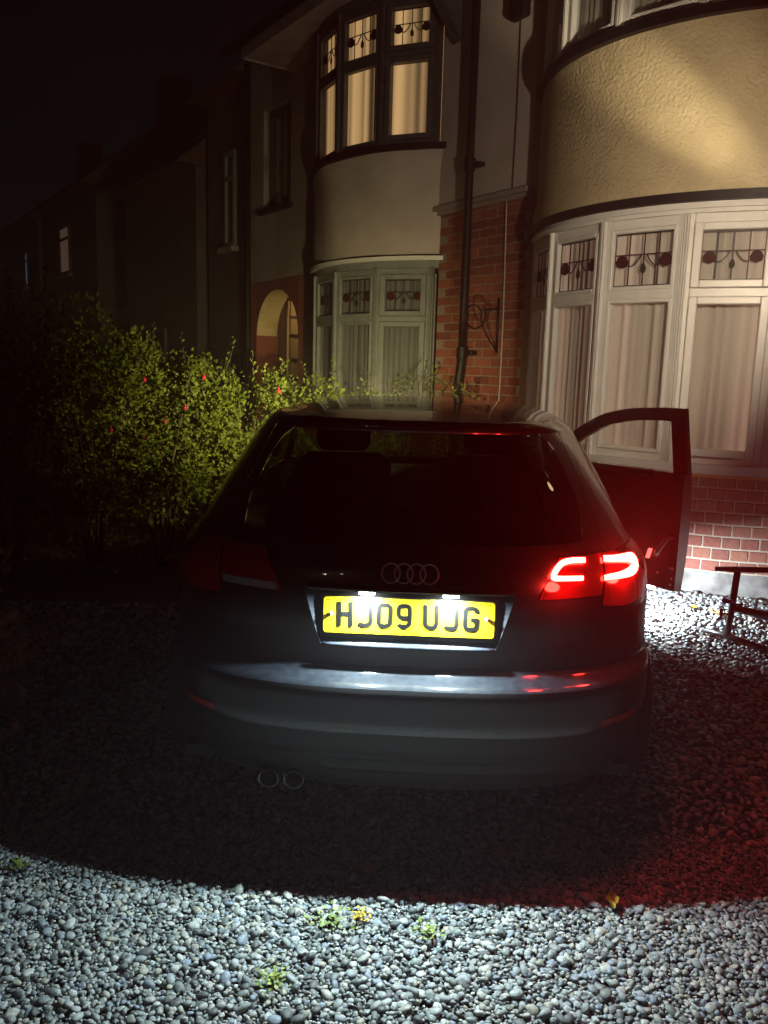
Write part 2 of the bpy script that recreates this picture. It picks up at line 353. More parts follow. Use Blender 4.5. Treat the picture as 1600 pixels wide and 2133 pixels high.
# ------------------------------------------------------------------ house parts
def ring(C, r, a): return (C[0]-r*math.cos(math.radians(a)), C[1]-r*math.sin(math.radians(a)))
def facet_frame(C, a0, a1, r=RHO):
    A = Vector((*ring(C, r, a0), 0)); B = Vector((*ring(C, r, a1), 0)); L = (B-A).length; u = (B-A)/L
    am = math.radians((a0+a1)/2); wv = Vector((-math.cos(am), -math.sin(am), 0))
    return (lambda uu, ww, z: tuple(A+u*uu+wv*ww+Vector((0, 0, z)))), L
def facet_window(house, C, a0, a1, z0, z1, zt, fm, casement, name_glass=gl_house, upper_lead=True, deep=.05):
    T, L = facet_frame(C, a0, a1); o3 = house.location
    j = .045
    b = MB()
    b.box(.0, j, -.05, .03, z0, z1, T, .004); b.box(L-j, L, -.05, .03, z0, z1, T, .004)
    b.box(j, L-j, -.05, .026, z0, z0+.05, T, .004); b.box(j, L-j, -.05, .026, z1-.06, z1, T, .004)
    win = b.build('window', fm, house, sub=o3)
    b = MB(); b.box(j, L-j, -.045, .034, zt-.028, zt+.028, T, .005); b.build('transom', fm, win, sub=o3)
    b = MB()                                             # ribbed corner post on the right of the light
    for k, (off, pr) in enumerate(((-.030, .036), (-.014, .046), (.002, .05), (.018, .046))):
        b.box(L+off, L+off+.009, .0, pr, z0, z1, T)
    b.build('corner_post', fm, win, sub=o3)
    inset = j+.012
    gl0 = inset+.03; w0 = .012
    b = MB()
    ins = .052 if casement else .030; pr = .058 if casement else .036
    for (za, zb) in ((z0+.05, zt-.028), (zt+.028, z1-.06)):
        b.box(j, j+ins, -.03, pr, za, zb, T, .006); b.box(L-j-ins, L-j, -.03, pr, za, zb, T, .006)
        b.box(j+ins, L-j-ins, -.03, pr, za, za+ins*.9, T, .006); b.box(j+ins, L-j-ins, -.03, pr, zb-ins*.9, zb, T, .006)
    b.build('casement', fm, win, sub=o3)
    u0, u1 = j+ins, L-j-ins
    la, lb = z0+.05+ins*.9, zt-.028-ins*.9; ua, ub = zt+.028+ins*.9, z1-.06-ins*.9
    for za, zb in ((la, lb), (ua, ub)):
        b = MB(); b.box(u0-.005, u1+.005, -.008, -.004, za-.005, zb+.005, T); b.build('pane', name_glass, win, sub=o3)
    if upper_lead:
        b = MB(); h = ub-ua; W = u1-u0; e = .0035
        def bar(p, q, r=e):
            d = Vector((q[0]-p[0], q[1]-p[1])); ln = d.length; d /= ln; nx = Vector((-d.y, d.x))*r
            pts = [(p[0]+nx.x, p[1]+nx.y), (p[0]-nx.x, p[1]-nx.y), (q[0]-nx.x, q[1]-nx.y), (q[0]+nx.x, q[1]+nx.y)]
            b.add([T(x, ww, z) for ww in (-.003, .004) for x, z in pts], [(0, 1, 2, 3), (7, 6, 5, 4), (0, 4, 5, 1), (1, 5, 6, 2), (2, 6, 7, 3), (3, 7, 4, 0)])
        for k in range(5): x = u0+W*(.0+.25*k); bar((x, ua), (x, ub), .004 if k in (0, 4) else e)
        bar((u0, ua+.005), (u1, ua+.005), .004); bar((u0, ub-.005), (u1, ub-.005), .004); zm = ua+h*.60; bar((u0, zm), (u1, zm))
        for sx in (-1, 1):
            pts = [(u0+W*.5+sx*W*(.04+.36*t/6), zm-h*.22*math.sin(PI*t/6)) for t in range(7)]
            for p, q in zip(pts, pts[1:]): bar(p, q)
        b.build('lead_came', lead, win, sub=o3)
        def bud(cx, cz, rx, rz, m):
            q = MB(); n = 8
            vs = [T(cx+rx*math.cos(2*PI*k/n)*(1-.25*math.sin(2*PI*k/n)), ww, cz+rz*math.sin(2*PI*k/n)) for ww in (-.003, .006) for k in range(n)]
            q.add(vs, [tuple(range(n)), tuple(range(2*n-1, n-1, -1))]+[(k, (k+1) % n, n+(k+1) % n, n+k) for k in range(n)])
            q.build('stained_bud', m, win, sub=o3)
        bud(u0+W*.5, zm-h*.26, W*.045, h*.10, st_grn)
        bud(u0+W*.13, zm-h*.12, W*.11, h*.13, st_red); bud(u0+W*.87, zm-h*.12, W*.11, h*.13, st_red)
    return win
def curtain(C, a0, a1, z0, z1, m, label, group, seed, gap=0., depth=.052, folds=9):
    T, L = facet_frame(C, a0, a1); r = random.Random(seed); nu = 80; rows = []; pl = []
    ph = [r.uniform(0, 6) for _ in range(4)]; amp = [r.uniform(.6, 1.2) for _ in range(4)]
    for iz in range(9):
        v = iz/8; z = z0+(z1-z0)*v; row = []
        for iu in range(nu+1):
            u = iu/nu
            f = sum(amp[k]*math.sin(2*PI*u*(folds*(.6+.35*k))+ph[k]+.5*(1-v)*math.sin(3*u+k)) for k in range(3))/3
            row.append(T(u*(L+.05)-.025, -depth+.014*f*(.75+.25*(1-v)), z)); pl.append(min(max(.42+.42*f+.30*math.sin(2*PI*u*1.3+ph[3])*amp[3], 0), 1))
        rows.append(row)
    o = MB().quadgrid(rows).build('curtain', m, None, smooth=True, fixn=False)
    at = o.data.attributes.new('fold_glow', 'FLOAT', 'POINT'); at.data.foreach_set('value', pl)
    tag(o, label, 'curtain', group); return o
ANG = [-6.3, 15.0, 36.3, 57.6, 78.9, 100.2]; ABAY = 103
def brick_mesh(name, l, d, h, m):
    b = MB().box(-l/2, l/2, -d/2, d/2, -h/2, h/2, None, .004)
    o = b.build(name, m); me = o.data; bpy.data.objects.remove(o); return me
stretch = brick_mesh('brick', .225, .06, .068, brick_m); half = brick_mesh('half_brick', .105, .06, .068, brick_m); header = brick_mesh('header_brick', .109, .07, .069, brick_b)
def put(me, name, parent, loc, rz, off, sx=1.):
    o = bpy.data.objects.new(name, me); COL.objects.link(o); o.parent = parent
    o.location = (loc[0]-off[0], loc[1]-off[1], loc[2]-off[2]); o.rotation_euler = (RNG.normal(0, .008), RNG.normal(0, .008), rz+RNG.normal(0, .008)); o.scale = (sx, 1, 1); return o
RZF = math.atan2(FD[1], FD[0])

# ---- the near house: brick pier, drainpipe, round bay with cream roughcast
hl = Vector((*fac(-.2, 0)[:2], 0)); house = empty('house', hl)
tag(house, 'nearer house with cream roughcast round bay, white leaded windows and brick base', 'house')
b = MB().box(-.40, .80, -.35, -.007, 0, 3.0, facT); pier = b.build('pier_wall', mortar, house, sub=hl)
bricks = 0
for c in range(30):
    z = .62+.04+c*.08
    if z > 2.99: break
    s = .80+(.0 if c % 2 else -.1175)
    k = 0
    while s > -.40:
        l = .2325
        s1 = s-l; a, e = min(s, .805), max(s1, -.40)
        if a-e > .05:
            full = (a-e) > .2
            o = put(stretch, 'brick', pier, fac((a+e)/2, -.03+RNG.uniform(-.002, .003), z), RZF, hl, (a-e-.011)/.225); bricks += 1
        s = s1
b = MB().box(-.40, .815, -.02, .0035, 0, .62, facT); b.build('wall_base', brick_m, house, sub=hl)
b = MB().box(-.42, .86, -.1, .055, 3.005, 3.05, facT, .006).box(-.41, .83, -.1, .02, 2.97, 3.004, facT); b.build('string_course', render_d, house, sub=hl)
b = MB().box(-.42, .83, -.36, .012, 3.05, 5.25, facT); b.build('upper_wall', render_g, house, sub=hl)
# drainpipe with collars
b = MB().tube([fac(.27, .10, z) for z in (5.3, 4.4, 3.3, 2.2, 1.75)], .036, 14).tube([fac(.27, .10, 1.75), fac(.275, .10, 1.6), fac(.30, .12, 1.3), fac(.315, .12, .1)], .042, 14)
pipe = b.build('drainpipe', blackpaint, house, smooth=True, sub=hl)
for z in (3.32, 1.70, 4.75):
    b = MB().tube([fac(.27, .10, z-.05), fac(.27, .10, z+.05)], .05, 14).box(.17, .37, .0, .075, z-.018, z+.018, facT, .004); sharp(b.build('pipe_collar', blackpaint, pipe, sub=hl))
# cord down the wall, alarm box, scroll bracket
b = MB().tube([fac(-.17+.01*math.sin(z*2.1)+.035*smooth(1.3, 3.1, z), .012, z) for z in np.linspace(1.0, 3.0, 24)], .0075, 6); b.build('white_cable', white_cord, house, smooth=True, sub=hl)
b = MB().tube([fac(-.20+.006*math.sin(z*3), .014, z) for z in np.linspace(3.06, 4.6, 14)], .007, 6); b.build('dark_cable', cord_m, house, smooth=True, sub=hl)
b = MB().box(-.33, -.13, .012, .10, 4.35, 4.62, facT, .02); b.build('alarm_box', blackpaint, house, sub=hl)
def scroll():
    b = MB()
    sp = [(.26-.055*math.cos(t)*(1-t/9.5), .10+.02+.055*math.sin(t)*(1-t/9.5)) for t in np.linspace(PI, PI+6.8, 24)]
    pts = [(.02, -.22), (.10, -.14), (.17, -.05)]+[(.205, .05)]+[(.28+.075*math.cos(t)*(1-.11*(t-PI)*.9/1), .06+.075*math.sin(t)*(1-.11*(t-PI)*.9)) for t in np.linspace(PI, PI-7, 26)]
    b.tube([fac(-.10, o_, 1.95+z) for o_, z in pts], .007, 6)
    b.tube([fac(-.10, .012, 2.17), fac(-.10, .012, 1.70)], .012, 6); b.tube([fac(-.10, .012, 2.08), fac(-.10, .20, 2.06)], .008, 6)
    return b
scroll().build('scroll_bracket', blackpaint, house, smooth=True, sub=hl)
# bay
b = MB().arcbox(BAYC, 1.1, RHO-.0205, .1, .93, -12, ABAY, 36); dado = b.build('bay_base_wall', mortar_w, house, sub=hl)
nb = 0
for c in range(8):
    z = .27+.04+c*.08; step = 4.42
    a = 30+(step/2 if c % 2 else 0)
    while a < 98:
        x, y = ring(BAYC, RHO-.05+RNG.uniform(-.0015, .002), a)
        put(header, 'brick', dado, (x, y, z), math.radians(a)+PI/2, hl, RNG.uniform(.97, 1.0)); nb += 1; a += step
b = MB().arcbox(BAYC, 1.1, RHO-.012, .1, .265, -12, ABAY, 40); b.build('plinth', concrete, house, sub=hl)
b = MB().arcbox(BAYC, 1.1, RHO+.048, .925, .985, -12, ABAY, 40); b.build('window_sill', upvc, house, sub=hl)
b = MB().arcbox(BAYC, 1.1, RHO+.044, .905, .9235, -12, ABAY, 40); b.build('sill_edge', tan_edge, house, sub=hl)
for i in range(5): facet_window(house, BAYC, ANG[i], ANG[i+1], .985, 2.56, 2.075, upvc, i in (3,))
for i, ph in enumerate(('beside the brick pier', 'second from the brick pier', 'third from the brick pier', 'fourth from the brick pier', 'farthest from the brick pier')):
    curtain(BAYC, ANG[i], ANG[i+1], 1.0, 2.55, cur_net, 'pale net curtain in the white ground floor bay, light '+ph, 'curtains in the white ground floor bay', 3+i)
b = MB().arcbox(BAYC, 1.1, RHO+.030, 2.56, 2.625, -12, ABAY, 40); b.arcbox(BAYC, 1.1, RHO+.05, 2.585, 2.60, -12, ABAY, 40); b.build('window_head', upvc, house, sub=hl)
b = MB().arcbox(BAYC, 1.1, RHO+.062, 2.625, 2.685, -12, ABAY, 48); b.build('drip_band', blackpaint, house, sub=hl)
b = MB(); rows = []
for iz in range(25):
    z = 2.686+(3.70-2.686)*iz/24
    rows.append([(*ring(BAYC, RHO+.022+.03*smooth(.25, 0, iz/24), a), z) for a in np.linspace(-13, ABAY+1, 96)])
b.quadgrid(rows); b.build('bay_roughcast', stucco, house, smooth=True, sub=hl)
b = MB().arcbox(BAYC, 1.1, RHO+.075, 3.70, 3.755, -12, ABAY, 48); b.build('upper_sill', blackpaint, house, sub=hl)
for i in range(5): facet_window(house, BAYC, ANG[i], ANG[i+1], 3.756, 5.05, 4.60, upvc, i == 3, upper_lead=False)
for i, ph in enumerate(('above the brick pier', 'second from the drainpipe', 'third from the drainpipe', 'fourth from the drainpipe', 'farthest from the drainpipe')):
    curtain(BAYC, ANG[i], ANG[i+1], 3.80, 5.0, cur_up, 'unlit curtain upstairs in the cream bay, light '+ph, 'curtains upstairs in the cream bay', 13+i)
b = MB().arcbox(BAYC, 1.1, RHO+.12, 5.05, 5.25, -14, ABAY, 30); b.build('bay_eaves', dark_frame, house, sub=hl)
# rest of the front, out of frame: wall, porch wing with lantern, roof
b = MB().box(-6.5, -3.10, -.3, 0, 0, 5.25, facT); b.build('front_wall', render_g, house, sub=hl)
b = MB(); b.add([fac(s, o_, z) for s, o_, z in ((-6.8, .55, 5.25), (.83, .55, 5.25), (.83, -3.5, 8.2), (-6.8, -3.5, 8.2), (-6.8, .55, 5.12), (.83, .55, 5.12), (.83, -3.5, 8.07), (-6.8, -3.5, 8.07))],
      [(0, 1, 2, 3), (7, 6, 5, 4), (0, 4, 5, 1), (1, 5, 6, 2), (2, 6, 7, 3), (3, 7, 4, 0)]); b.build('roof', tile, house, sub=hl)
LX = fac(-3.94, 1.86, 2.28)
pl0 = Vector((LX[0]+.16, LX[1]-.05, 0)); lpost = empty('lamp_post', pl0); tag(lpost, 'black lamp post with a warm lantern, right of the open car door', 'lamp post')
b = MB().tube([(0, 0, -.05), (0, 0, .35), (0, 0, .38), (0, 0, 2.56)], [.05, .045, .028, .024], 12).build('post', blackpaint, lpost, smooth=True)
b = MB().tube([(0, 0, 2.54), (-.06, .02, 2.60), (-.14, .04, 2.58), (-.16, .05, 2.47)], .011, 8); lan = b.build('lantern_arm', blackpaint, lpost, smooth=True)
b = MB(); nn = 6
for (r0, r1, za, zb) in ((.02, .10, 2.47, 2.40), (.06, .075, 2.15, 2.12)):
    b.quadgrid([[(LX[0]+r*math.cos(2*PI*k/nn), LX[1]+r*math.sin(2*PI*k/nn), z) for k in range(nn)] for r, z in ((r0, za), (r1, zb))], True)
for k in range(nn): b.tube([(LX[0]+.085*math.cos(2*PI*k/nn), LX[1]+.085*math.sin(2*PI*k/nn), 2.41), (LX[0]+.06*math.cos(2*PI*k/nn), LX[1]+.06*math.sin(2*PI*k/nn), 2.14)], .005, 5)
b.build('lantern_cage', blackpaint, lan, sub=pl0)
b = MB().tube([(LX[0], LX[1], 2.24), (LX[0], LX[1], 2.27), (LX[0], LX[1], 2.31), (LX[0], LX[1], 2.33)], [.012, .024, .024, .008], 10); b.build('bulb', bulb_m, lan, smooth=True, sub=pl0)
lx = light('lantern_light', 'SPOT', (LX[0]-pl0.x-.03, LX[1]-pl0.y+.03, LX[2]), 175., (1, .82, .57), lan, (-.14, .98, .06), spot_size=math.radians(88), spot_blend=.6, shadow_soft_size=.03)

# added narrow spot makes the slanting streak on the roughcast; no glass bends it
_d = Vector((.07, 2.17, .95)).normalized(); _x = Vector((.80, -.05, -.60)); _x = (_x-_d*_x.dot(_d)).normalized(); _z = -_d; _y = _z.cross(_x)
bm_ = light('added_streak_spot', 'SPOT', (LX[0]-pl0.x-.03, LX[1]-pl0.y+.03, LX[2]), 270., (1, .82, .52), lan, spot_size=math.radians(44), spot_blend=1., shadow_soft_size=.02)
bm_.rotation_euler = Matrix((_x, _y, _z)).transposed().to_euler(); bm_.scale = (1., .28, 1.)

# ---- the neighbour's house
nl = Vector((*fac(3.2, 0)[:2], 0)); nh = empty('house', nl)
tag(nh, 'neighbouring grey rendered house with lit upstairs bay window and arched porch', 'house')
b = MB().arcbox(NBC, 1.1, RHO-.03, 0, .93, -16, 84, 30); b.build('bay_base_wall', brick_m, nh, sub=nl)
b = MB().arcbox(NBC, 1.1, RHO+.045, .93, .99, -16, 86, 40); b.build('window_sill', green_frame, nh, sub=nl)
for i in range(4): facet_window(nh, NBC, ANG[i], ANG[i+1], .99, 2.50, 2.02, green_frame, i == 3)
for i, ph in enumerate(('by the arched porch', 'second from the arched porch', 'third from the arched porch', 'next to the brick pier')):
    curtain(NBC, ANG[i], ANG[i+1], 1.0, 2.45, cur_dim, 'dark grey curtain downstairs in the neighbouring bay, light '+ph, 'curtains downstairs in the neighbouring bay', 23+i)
b = MB().arcbox(NBC, 1.1, RHO+.012, 2.50, 2.565, -16, 86, 40); b.build('window_head', green_frame, nh, sub=nl)
b = MB().arcbox(NBC, 1.1, RHO+.065, 2.565, 2.605, -16, 86, 40); b.build('cornice', upvc, nh, sub=nl)
b = MB().arcbox(NBC, 1.1, RHO+.045, 2.606, 2.622, -16, 86, 40); b.build('drip_band', blackpaint, nh, sub=nl)
rows = []
for iz in range(17):
    v = iz/16; z = 2.623+(3.56-2.623)*v
    rows.append([(*ring(NBC, RHO+.03+.02*smooth(.8, 1, v)+.008*math.sin(a*.21+v*2), a), z) for a in np.linspace(-17, 90, 70)])
MB().quadgrid(rows).build('bay_render', render_g, nh, smooth=True, sub=nl)
b = MB().arcbox(NBC, 1.1, RHO+.085, 3.56, 3.615, -16, 86, 40); b.build('upper_sill', blackpaint, nh, sub=nl)
for i in range(4): facet_window(nh, NBC, ANG[i], ANG[i+1], 3.616, 4.92, 4.42, dark_frame, i == 3)
for i, ph in enumerate(('at the far left end', 'second from the left', 'third from the left', 'nearest the drainpipe')):
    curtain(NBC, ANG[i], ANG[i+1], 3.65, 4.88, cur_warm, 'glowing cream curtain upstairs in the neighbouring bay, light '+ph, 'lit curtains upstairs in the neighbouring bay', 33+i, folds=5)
b = MB().arcbox(NBC, 1.0, RHO+.02, 4.92, 5.3, -16, 88, 30); b.build('bay_eaves', dark_frame, nh, sub=nl)
# wall left of the bay: window and arch cut out of it
b = MB()
for s0, s1, z0, z1 in ((2.75, 3.86, 2.62, 5.5), (4.62, 5.02, 2.62, 5.5), (3.86, 4.62, 2.62, 3.52), (3.86, 4.62, 4.74, 5.5)): b.box(s0, s1, -.28, 0, z0, z1, facT)
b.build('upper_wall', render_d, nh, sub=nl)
def arch_wall():
    b = MB(); c, r, zs, zt = 4.19, .60, 1.93, 2.62; n = 18
    for o0 in (.02, -.30):
        vs = []; 
        for i in range(n+1):
            a = PI*i/n; vs.append(fac(c+r*math.cos(a), o0, zs+.57*math.sin(a))); vs.append(fac(c+(r if abs(math.cos(a)) > .999 else r)*math.cos(a), o0, zt))
        b.add(vs, [(2*i, 2*i+1, 2*i+3, 2*i+2) for i in range(n)])
    b.box(2.75, c-r, -.30, .02, 0, zt, facT); b.box(c+r, 5.04, -.30, .02, 0, zt, facT)
    return b, c, r, zs, n
b, c_, r_, zs_, n_ = arch_wall(); b.build('porch_wall', brick_m, nh, sub=nl)
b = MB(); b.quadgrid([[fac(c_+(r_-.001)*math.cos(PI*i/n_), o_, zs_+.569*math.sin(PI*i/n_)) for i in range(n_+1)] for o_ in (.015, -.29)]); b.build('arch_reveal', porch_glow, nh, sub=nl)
b = MB().box(3.4, 5.0, -1.5, -1.45, 0, 2.6, facT).box(4.85, 4.9, -1.45, -.3, 0, 2.6, facT).box(3.45, 3.5, -1.45, -.3, 0, 2.6, facT).box(3.4, 5.0, -1.5, -.3, 2.58, 2.61, facT); b.build('porch_recess', shaded_recess, nh, sub=nl)
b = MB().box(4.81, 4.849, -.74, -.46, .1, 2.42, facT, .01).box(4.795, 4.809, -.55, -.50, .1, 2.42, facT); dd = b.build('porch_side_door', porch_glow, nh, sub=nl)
for z in (.9, 1.35, 1.62, 1.95, 2.2):
    MB().box(4.788, 4.794, -.72, -.49, z-.02, z+.02, facT).build('glazing_bar', lead, dd, sub=nl)
b = MB().tube([fac(4.19, -.75, z) for z in (2.57, 2.5, 2.46, 2.42)], [.05, .06, .05, .01], 10); pl_ = b.build('porch_lamp', bulb_m, nh, smooth=True, sub=nl)
p = fac(4.3, -.8, 2.3); light('porch_light', 'POINT', (p[0]-nl.x, p[1]-nl.y, p[2]), 2.6, (1, .66, .25), pl_, shadow_soft_size=.05)
# upstairs window in that wall
b = MB().box(3.86, 3.91, -.16, -.08, 3.52, 4.74, facT).box(4.57, 4.62, -.16, -.08, 3.52, 4.74, facT).box(3.91, 4.57, -.16, -.08, 3.52, 3.58, facT).box(3.91, 4.57, -.16, -.08, 4.68, 4.74, facT).box(4.215, 4.255, -.16, -.08, 3.58, 4.68, facT)
wv = b.build('window', dark_frame, nh, sub=nl)
for s0 in (3.91, 4.255): MB().box(s0, s0+.315, -.13, -.125, 3.58, 4.68, facT).build('pane', gl_house, wv, sub=nl)
MB().box(3.87, 4.61, -.27, -.25, 3.53, 4.73, facT).build('blind', cabin, wv, sub=nl)
MB().box(3.80, 4.68, -.05, .07, 3.46, 3.518, facT, .006).build('window_sill', blackpaint, nh, sub=nl)
# gabled roof over the bay with bargeboards
def slab(pts, th):
    b = MB(); n = len(pts); b.add([p for p in pts]+[(p[0], p[1], p[2]-th) for p in pts], [tuple(range(n)), tuple(range(2*n-1, n-1, -1))]+[(i, (i+1) % n, n+(i+1) % n, n+i) for i in range(n)]); return b
slab([fac(3.75, .66, 5.02), fac(.60, .66, 5.02), fac(.60, .0, 5.02), fac(3.75, .0, 5.02)], .02).build('soffit', soffit, nh, sub=nl)
b = MB().box(.58, 3.77, .66, .69, 4.985, 5.16, facT, .004).box(3.752, 3.78, -.2, .655, 4.985, 5.16, facT, .004); b.build('fascia', soffit, nh, sub=nl)
b = MB().tube([fac(s, .74, 5.13) for s in (.55, 2.0, 3.8)], .05, 10); b.build('gutter', blackpaint, nh, smooth=True, sub=nl)
slab([fac(3.85, .70, 5.20), fac(.55, .70, 5.20), fac(.55, -3.4, 8.2), fac(3.85, -3.4, 8.2)], .06).build('roof', tile, nh, sub=nl)
b = MB().box(.56, .68, .02, .44, 4.72, 5.0, facT, .01); b.add([fac(.56, .02, 4.42), fac(.68, .02, 4.42), fac(.68, .26, 4.72), fac(.56, .26, 4.72), fac(.56, .02, 4.72), fac(.68, .02, 4.72)], [(0, 1, 2, 3), (0, 3, 4), (1, 5, 2), (0, 4, 5, 1), (2, 5, 4, 3)]); b.build('eaves_bracket', dark_frame, nh, sub=nl)
b = MB(); b.add([fac(s, o_, z) for s, o_, z in ((3.9, .4, 5.5), (5.1, .4, 5.5), (5.1, -3.5, 8.0), (3.9, -3.5, 8.0), (3.9, .4, 5.38), (5.1, .4, 5.38), (5.1, -3.5, 7.88), (3.9, -3.5, 7.88))],
      [(0, 1, 2, 3), (7, 6, 5, 4), (0, 4, 5, 1), (1, 5, 6, 2), (2, 6, 7, 3), (3, 7, 4, 0)]); b.build('side_roof', tile, nh, sub=nl)
MB().tube([fac(4.98, .06, z) for z in (.1, 2, 5.4)], .04, 10).build('drainpipe', blackpaint, nh, smooth=True, sub=nl)

# ---- houses farther along the street
def far_house(label, s0, s1, out, eaves, wins, wm, door=None):
    L3 = Vector((*fac((s0+s1)/2, out)[:2], 0)); h = empty('house', L3); tag(h, label, 'house', 'houses farther along the street')
    def T(s, o_, z): return fac(s, out+o_, z)
    MB().box(s0, s1, -5, 0, 0, eaves, T).build('wall', wm, h, sub=L3)
    b = MB(); b.add([T(s, o_, z) for s, o_, z in ((s0-.05, .35, eaves-.1), (s1+.05, .35, eaves-.1), (s1+.05, -2.5, eaves+2.2), (s0-.05, -2.5, eaves+2.2), (s1+.05, -5.3, eaves-.1), (s0-.05, -5.3, eaves-.1))],
        [(0, 1, 2, 3), (3, 2, 4, 5), (0, 3, 5), (1, 4, 2), (0, 5, 4, 1)]); rf = b.build('roof', tile, h, sub=L3)
    sm = (s0+s1)/2; MB().box(sm-.3, sm+.3, -2.9, -2.2, eaves+1.6, eaves+3.0, T, .02).build('chimney', brick_m, rf, sub=L3)
    for (a, b_, z0, z1, gm, fm) in wins:
        q = MB(); f = .06
        q.box(a, a+f, .0, .05, z0, z1, T).box(b_-f, b_, .0, .05, z0, z1, T).box(a+f, b_-f, .0, .05, z0, z0+f, T).box(a+f, b_-f, .0, .05, z1-f, z1, T).box(a+f, b_-f, .004, .055, z0+(z1-z0)*.7, z0+(z1-z0)*.7+.05, T)
        wi = q.build('window', fm, h, sub=L3)
        MB().box(a+f, b_-f, .003, .012, z0+f, z1-f, T).build('pane', gm, wi, sub=L3)
        MB().box(a-.08, b_+.08, .0, .12, z0-.08, z0-.002, T, .01).build('sill', render_d, wi, sub=L3)
    return h
dg = mat('dark_window', (.01, .01, .012), rough=.1)
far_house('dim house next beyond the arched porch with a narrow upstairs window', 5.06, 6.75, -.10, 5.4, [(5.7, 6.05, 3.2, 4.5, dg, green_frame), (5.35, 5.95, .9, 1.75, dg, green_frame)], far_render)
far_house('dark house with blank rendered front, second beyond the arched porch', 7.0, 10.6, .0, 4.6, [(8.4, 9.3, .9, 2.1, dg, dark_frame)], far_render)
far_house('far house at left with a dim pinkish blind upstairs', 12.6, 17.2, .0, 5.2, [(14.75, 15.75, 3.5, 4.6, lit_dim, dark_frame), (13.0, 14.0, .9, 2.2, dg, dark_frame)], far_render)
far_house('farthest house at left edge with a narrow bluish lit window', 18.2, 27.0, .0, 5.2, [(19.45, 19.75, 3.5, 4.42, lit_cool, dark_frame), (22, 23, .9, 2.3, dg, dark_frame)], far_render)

# ---- street lamp behind the photographer (its spark shows in the paintwork)
slp = empty('street_lamp', (-5.2, -8.0, 0)); tag(slp, 'tall street lamp on the road behind the photographer', 'street lamp')
MB().tube([(0, 0, -.05), (0, 0, 1.2), (0, 0, 1.25), (0, 0, 5.6)], [.09, .09, .05, .045], 12).build('post', blackpaint, slp, smooth=True)
MB().tube([(0, 0, 5.55), (.05, .15, 5.8), (.2, .5, 5.85)], .03, 8).build('arm', blackpaint, slp, smooth=True)
MB().box(.08, .38, .4, .95, 5.80, 5.90, None, .03).build('lamp_head', blackpaint, slp)
bl = MB().box(.12, .34, .5, .88, 5.78, 5.799).build('lamp_lens', bulb_m, slp)
light('street_lamp_light', 'AREA', (.23, .69, 5.77), 5., (1, .80, .62), bl, (.3, .6, -.8), shape='RECTANGLE', size=.12, size_y=.07)

# ================================================================== CAR
def pchip(xs,ys):
    xs=np.array(xs,float);ys=np.array(ys,float);h=np.diff(xs);d=np.diff(ys)/h
    m=np.zeros(len(xs));m[0]=d[0];m[-1]=d[-1]
    for i in range(1,len(xs)-1):
        if d[i-1]*d[i]>0:
            w1=2*h[i]+h[i-1];w2=h[i]+2*h[i-1];m[i]=(w1+w2)/(w1/d[i-1]+w2/d[i])
    def f(x):
        x=min(max(x,xs[0]),xs[-1]);i=min(max(int(np.searchsorted(xs,x))-1,0),len(xs)-2)
        t=(x-xs[i])/h[i];t2=t*t;t3=t2*t
        return float((2*t3-3*t2+1)*ys[i]+(t3-2*t2+t)*h[i]*m[i]+(-2*t3+3*t2)*ys[i+1]+(t3-t2)*h[i]*m[i+1])
    return f
fYr=pchip([.18,.24,.32,.42,.50,.575,.60,.612,.620,.630,.645,.66,.72,.80,.88,.94,.98,1.02,1.08,1.16,1.24,1.31,1.35,1.375],
          [.20,.09,.045,.015,.0,.0,.006,.022,.05,.075,.085,.085,.08,.075,.08,.095,.12,.15,.215,.30,.385,.455,.49,.51])
fW=pchip([.18,.24,.32,.42,.60,.80,.88,.94,.98,1.02,1.08,1.16,1.24,1.31,1.35,1.375],
         [.765,.805,.83,.842,.848,.856,.853,.835,.806,.785,.76,.722,.682,.64,.607,.57])
fLc=pchip([.18,.62,.66,.9,1.0,1.375],[.75,.75,.70,.75,.85,.8])
fYf=pchip([.18,.3,.5,.62,.70,.76,.82,.88,.93,.98,1.08,1.2,1.31,1.375],[4.05,4.25,4.286,4.26,4.18,4.02,3.8,3.55,3.32,3.13,2.92,2.68,2.46,2.30])
fLf=pchip([.18,.62,.9,1.0,1.375],[.55,.6,.6,.5,.45])
fNE=pchip([.18,.60,.66,.75,1.375],[3.0,3.0,2.8,2.6,2.6])
def S(z,q):
    s=1 if q>=0 else -1;q=abs(q);W=fW(z);Yr=fYr(z);Lc=fLc(z);Yf=fYf(z);Lf=fLf(z);e=2/fNE(z)
    if q<=1:
        a=q*math.pi/2;return (s*W*math.sin(a)**e, Yr+Lc*(1-max(math.cos(a),0)**e), z)
    if q<=2:
        return (s*W, Yr+Lc+(q-1)*(Yf-Lf-Yr-Lc), z)
    a=(3-q)*math.pi/2;return (s*W*max(math.sin(a),0)**e, Yf-Lf*(1-max(math.cos(a),0)**e), z)
def qx(z,x):
    r=min(abs(x)/fW(z),1);return math.copysign(math.asin(r**(fNE(z)/2))/(math.pi/2),x)
def qy(z,y,s=1):
    Yr=fYr(z);Lc=fLc(z);Yf=fYf(z);Lf=fLf(z)
    if y<Yr+Lc: return s*math.acos(min(max(1-(y-Yr)/Lc,0),1)**(fNE(z)/2))/(math.pi/2)
    if y<Yf-Lf: return s*(1+(y-Yr-Lc)/(Yf-Lf-Yr-Lc))
    return s*(3-math.acos(min(max(1-(Yf-y)/Lf,0),1)**(fNE(z)/2))/(math.pi/2))
car = empty('car', (.080, 2.33, 0), -math.radians(2.4))
tag(car, 'dark hatchback car with one glowing red tail light and its driver door open', 'car')
def V3(p): return Vector(p)
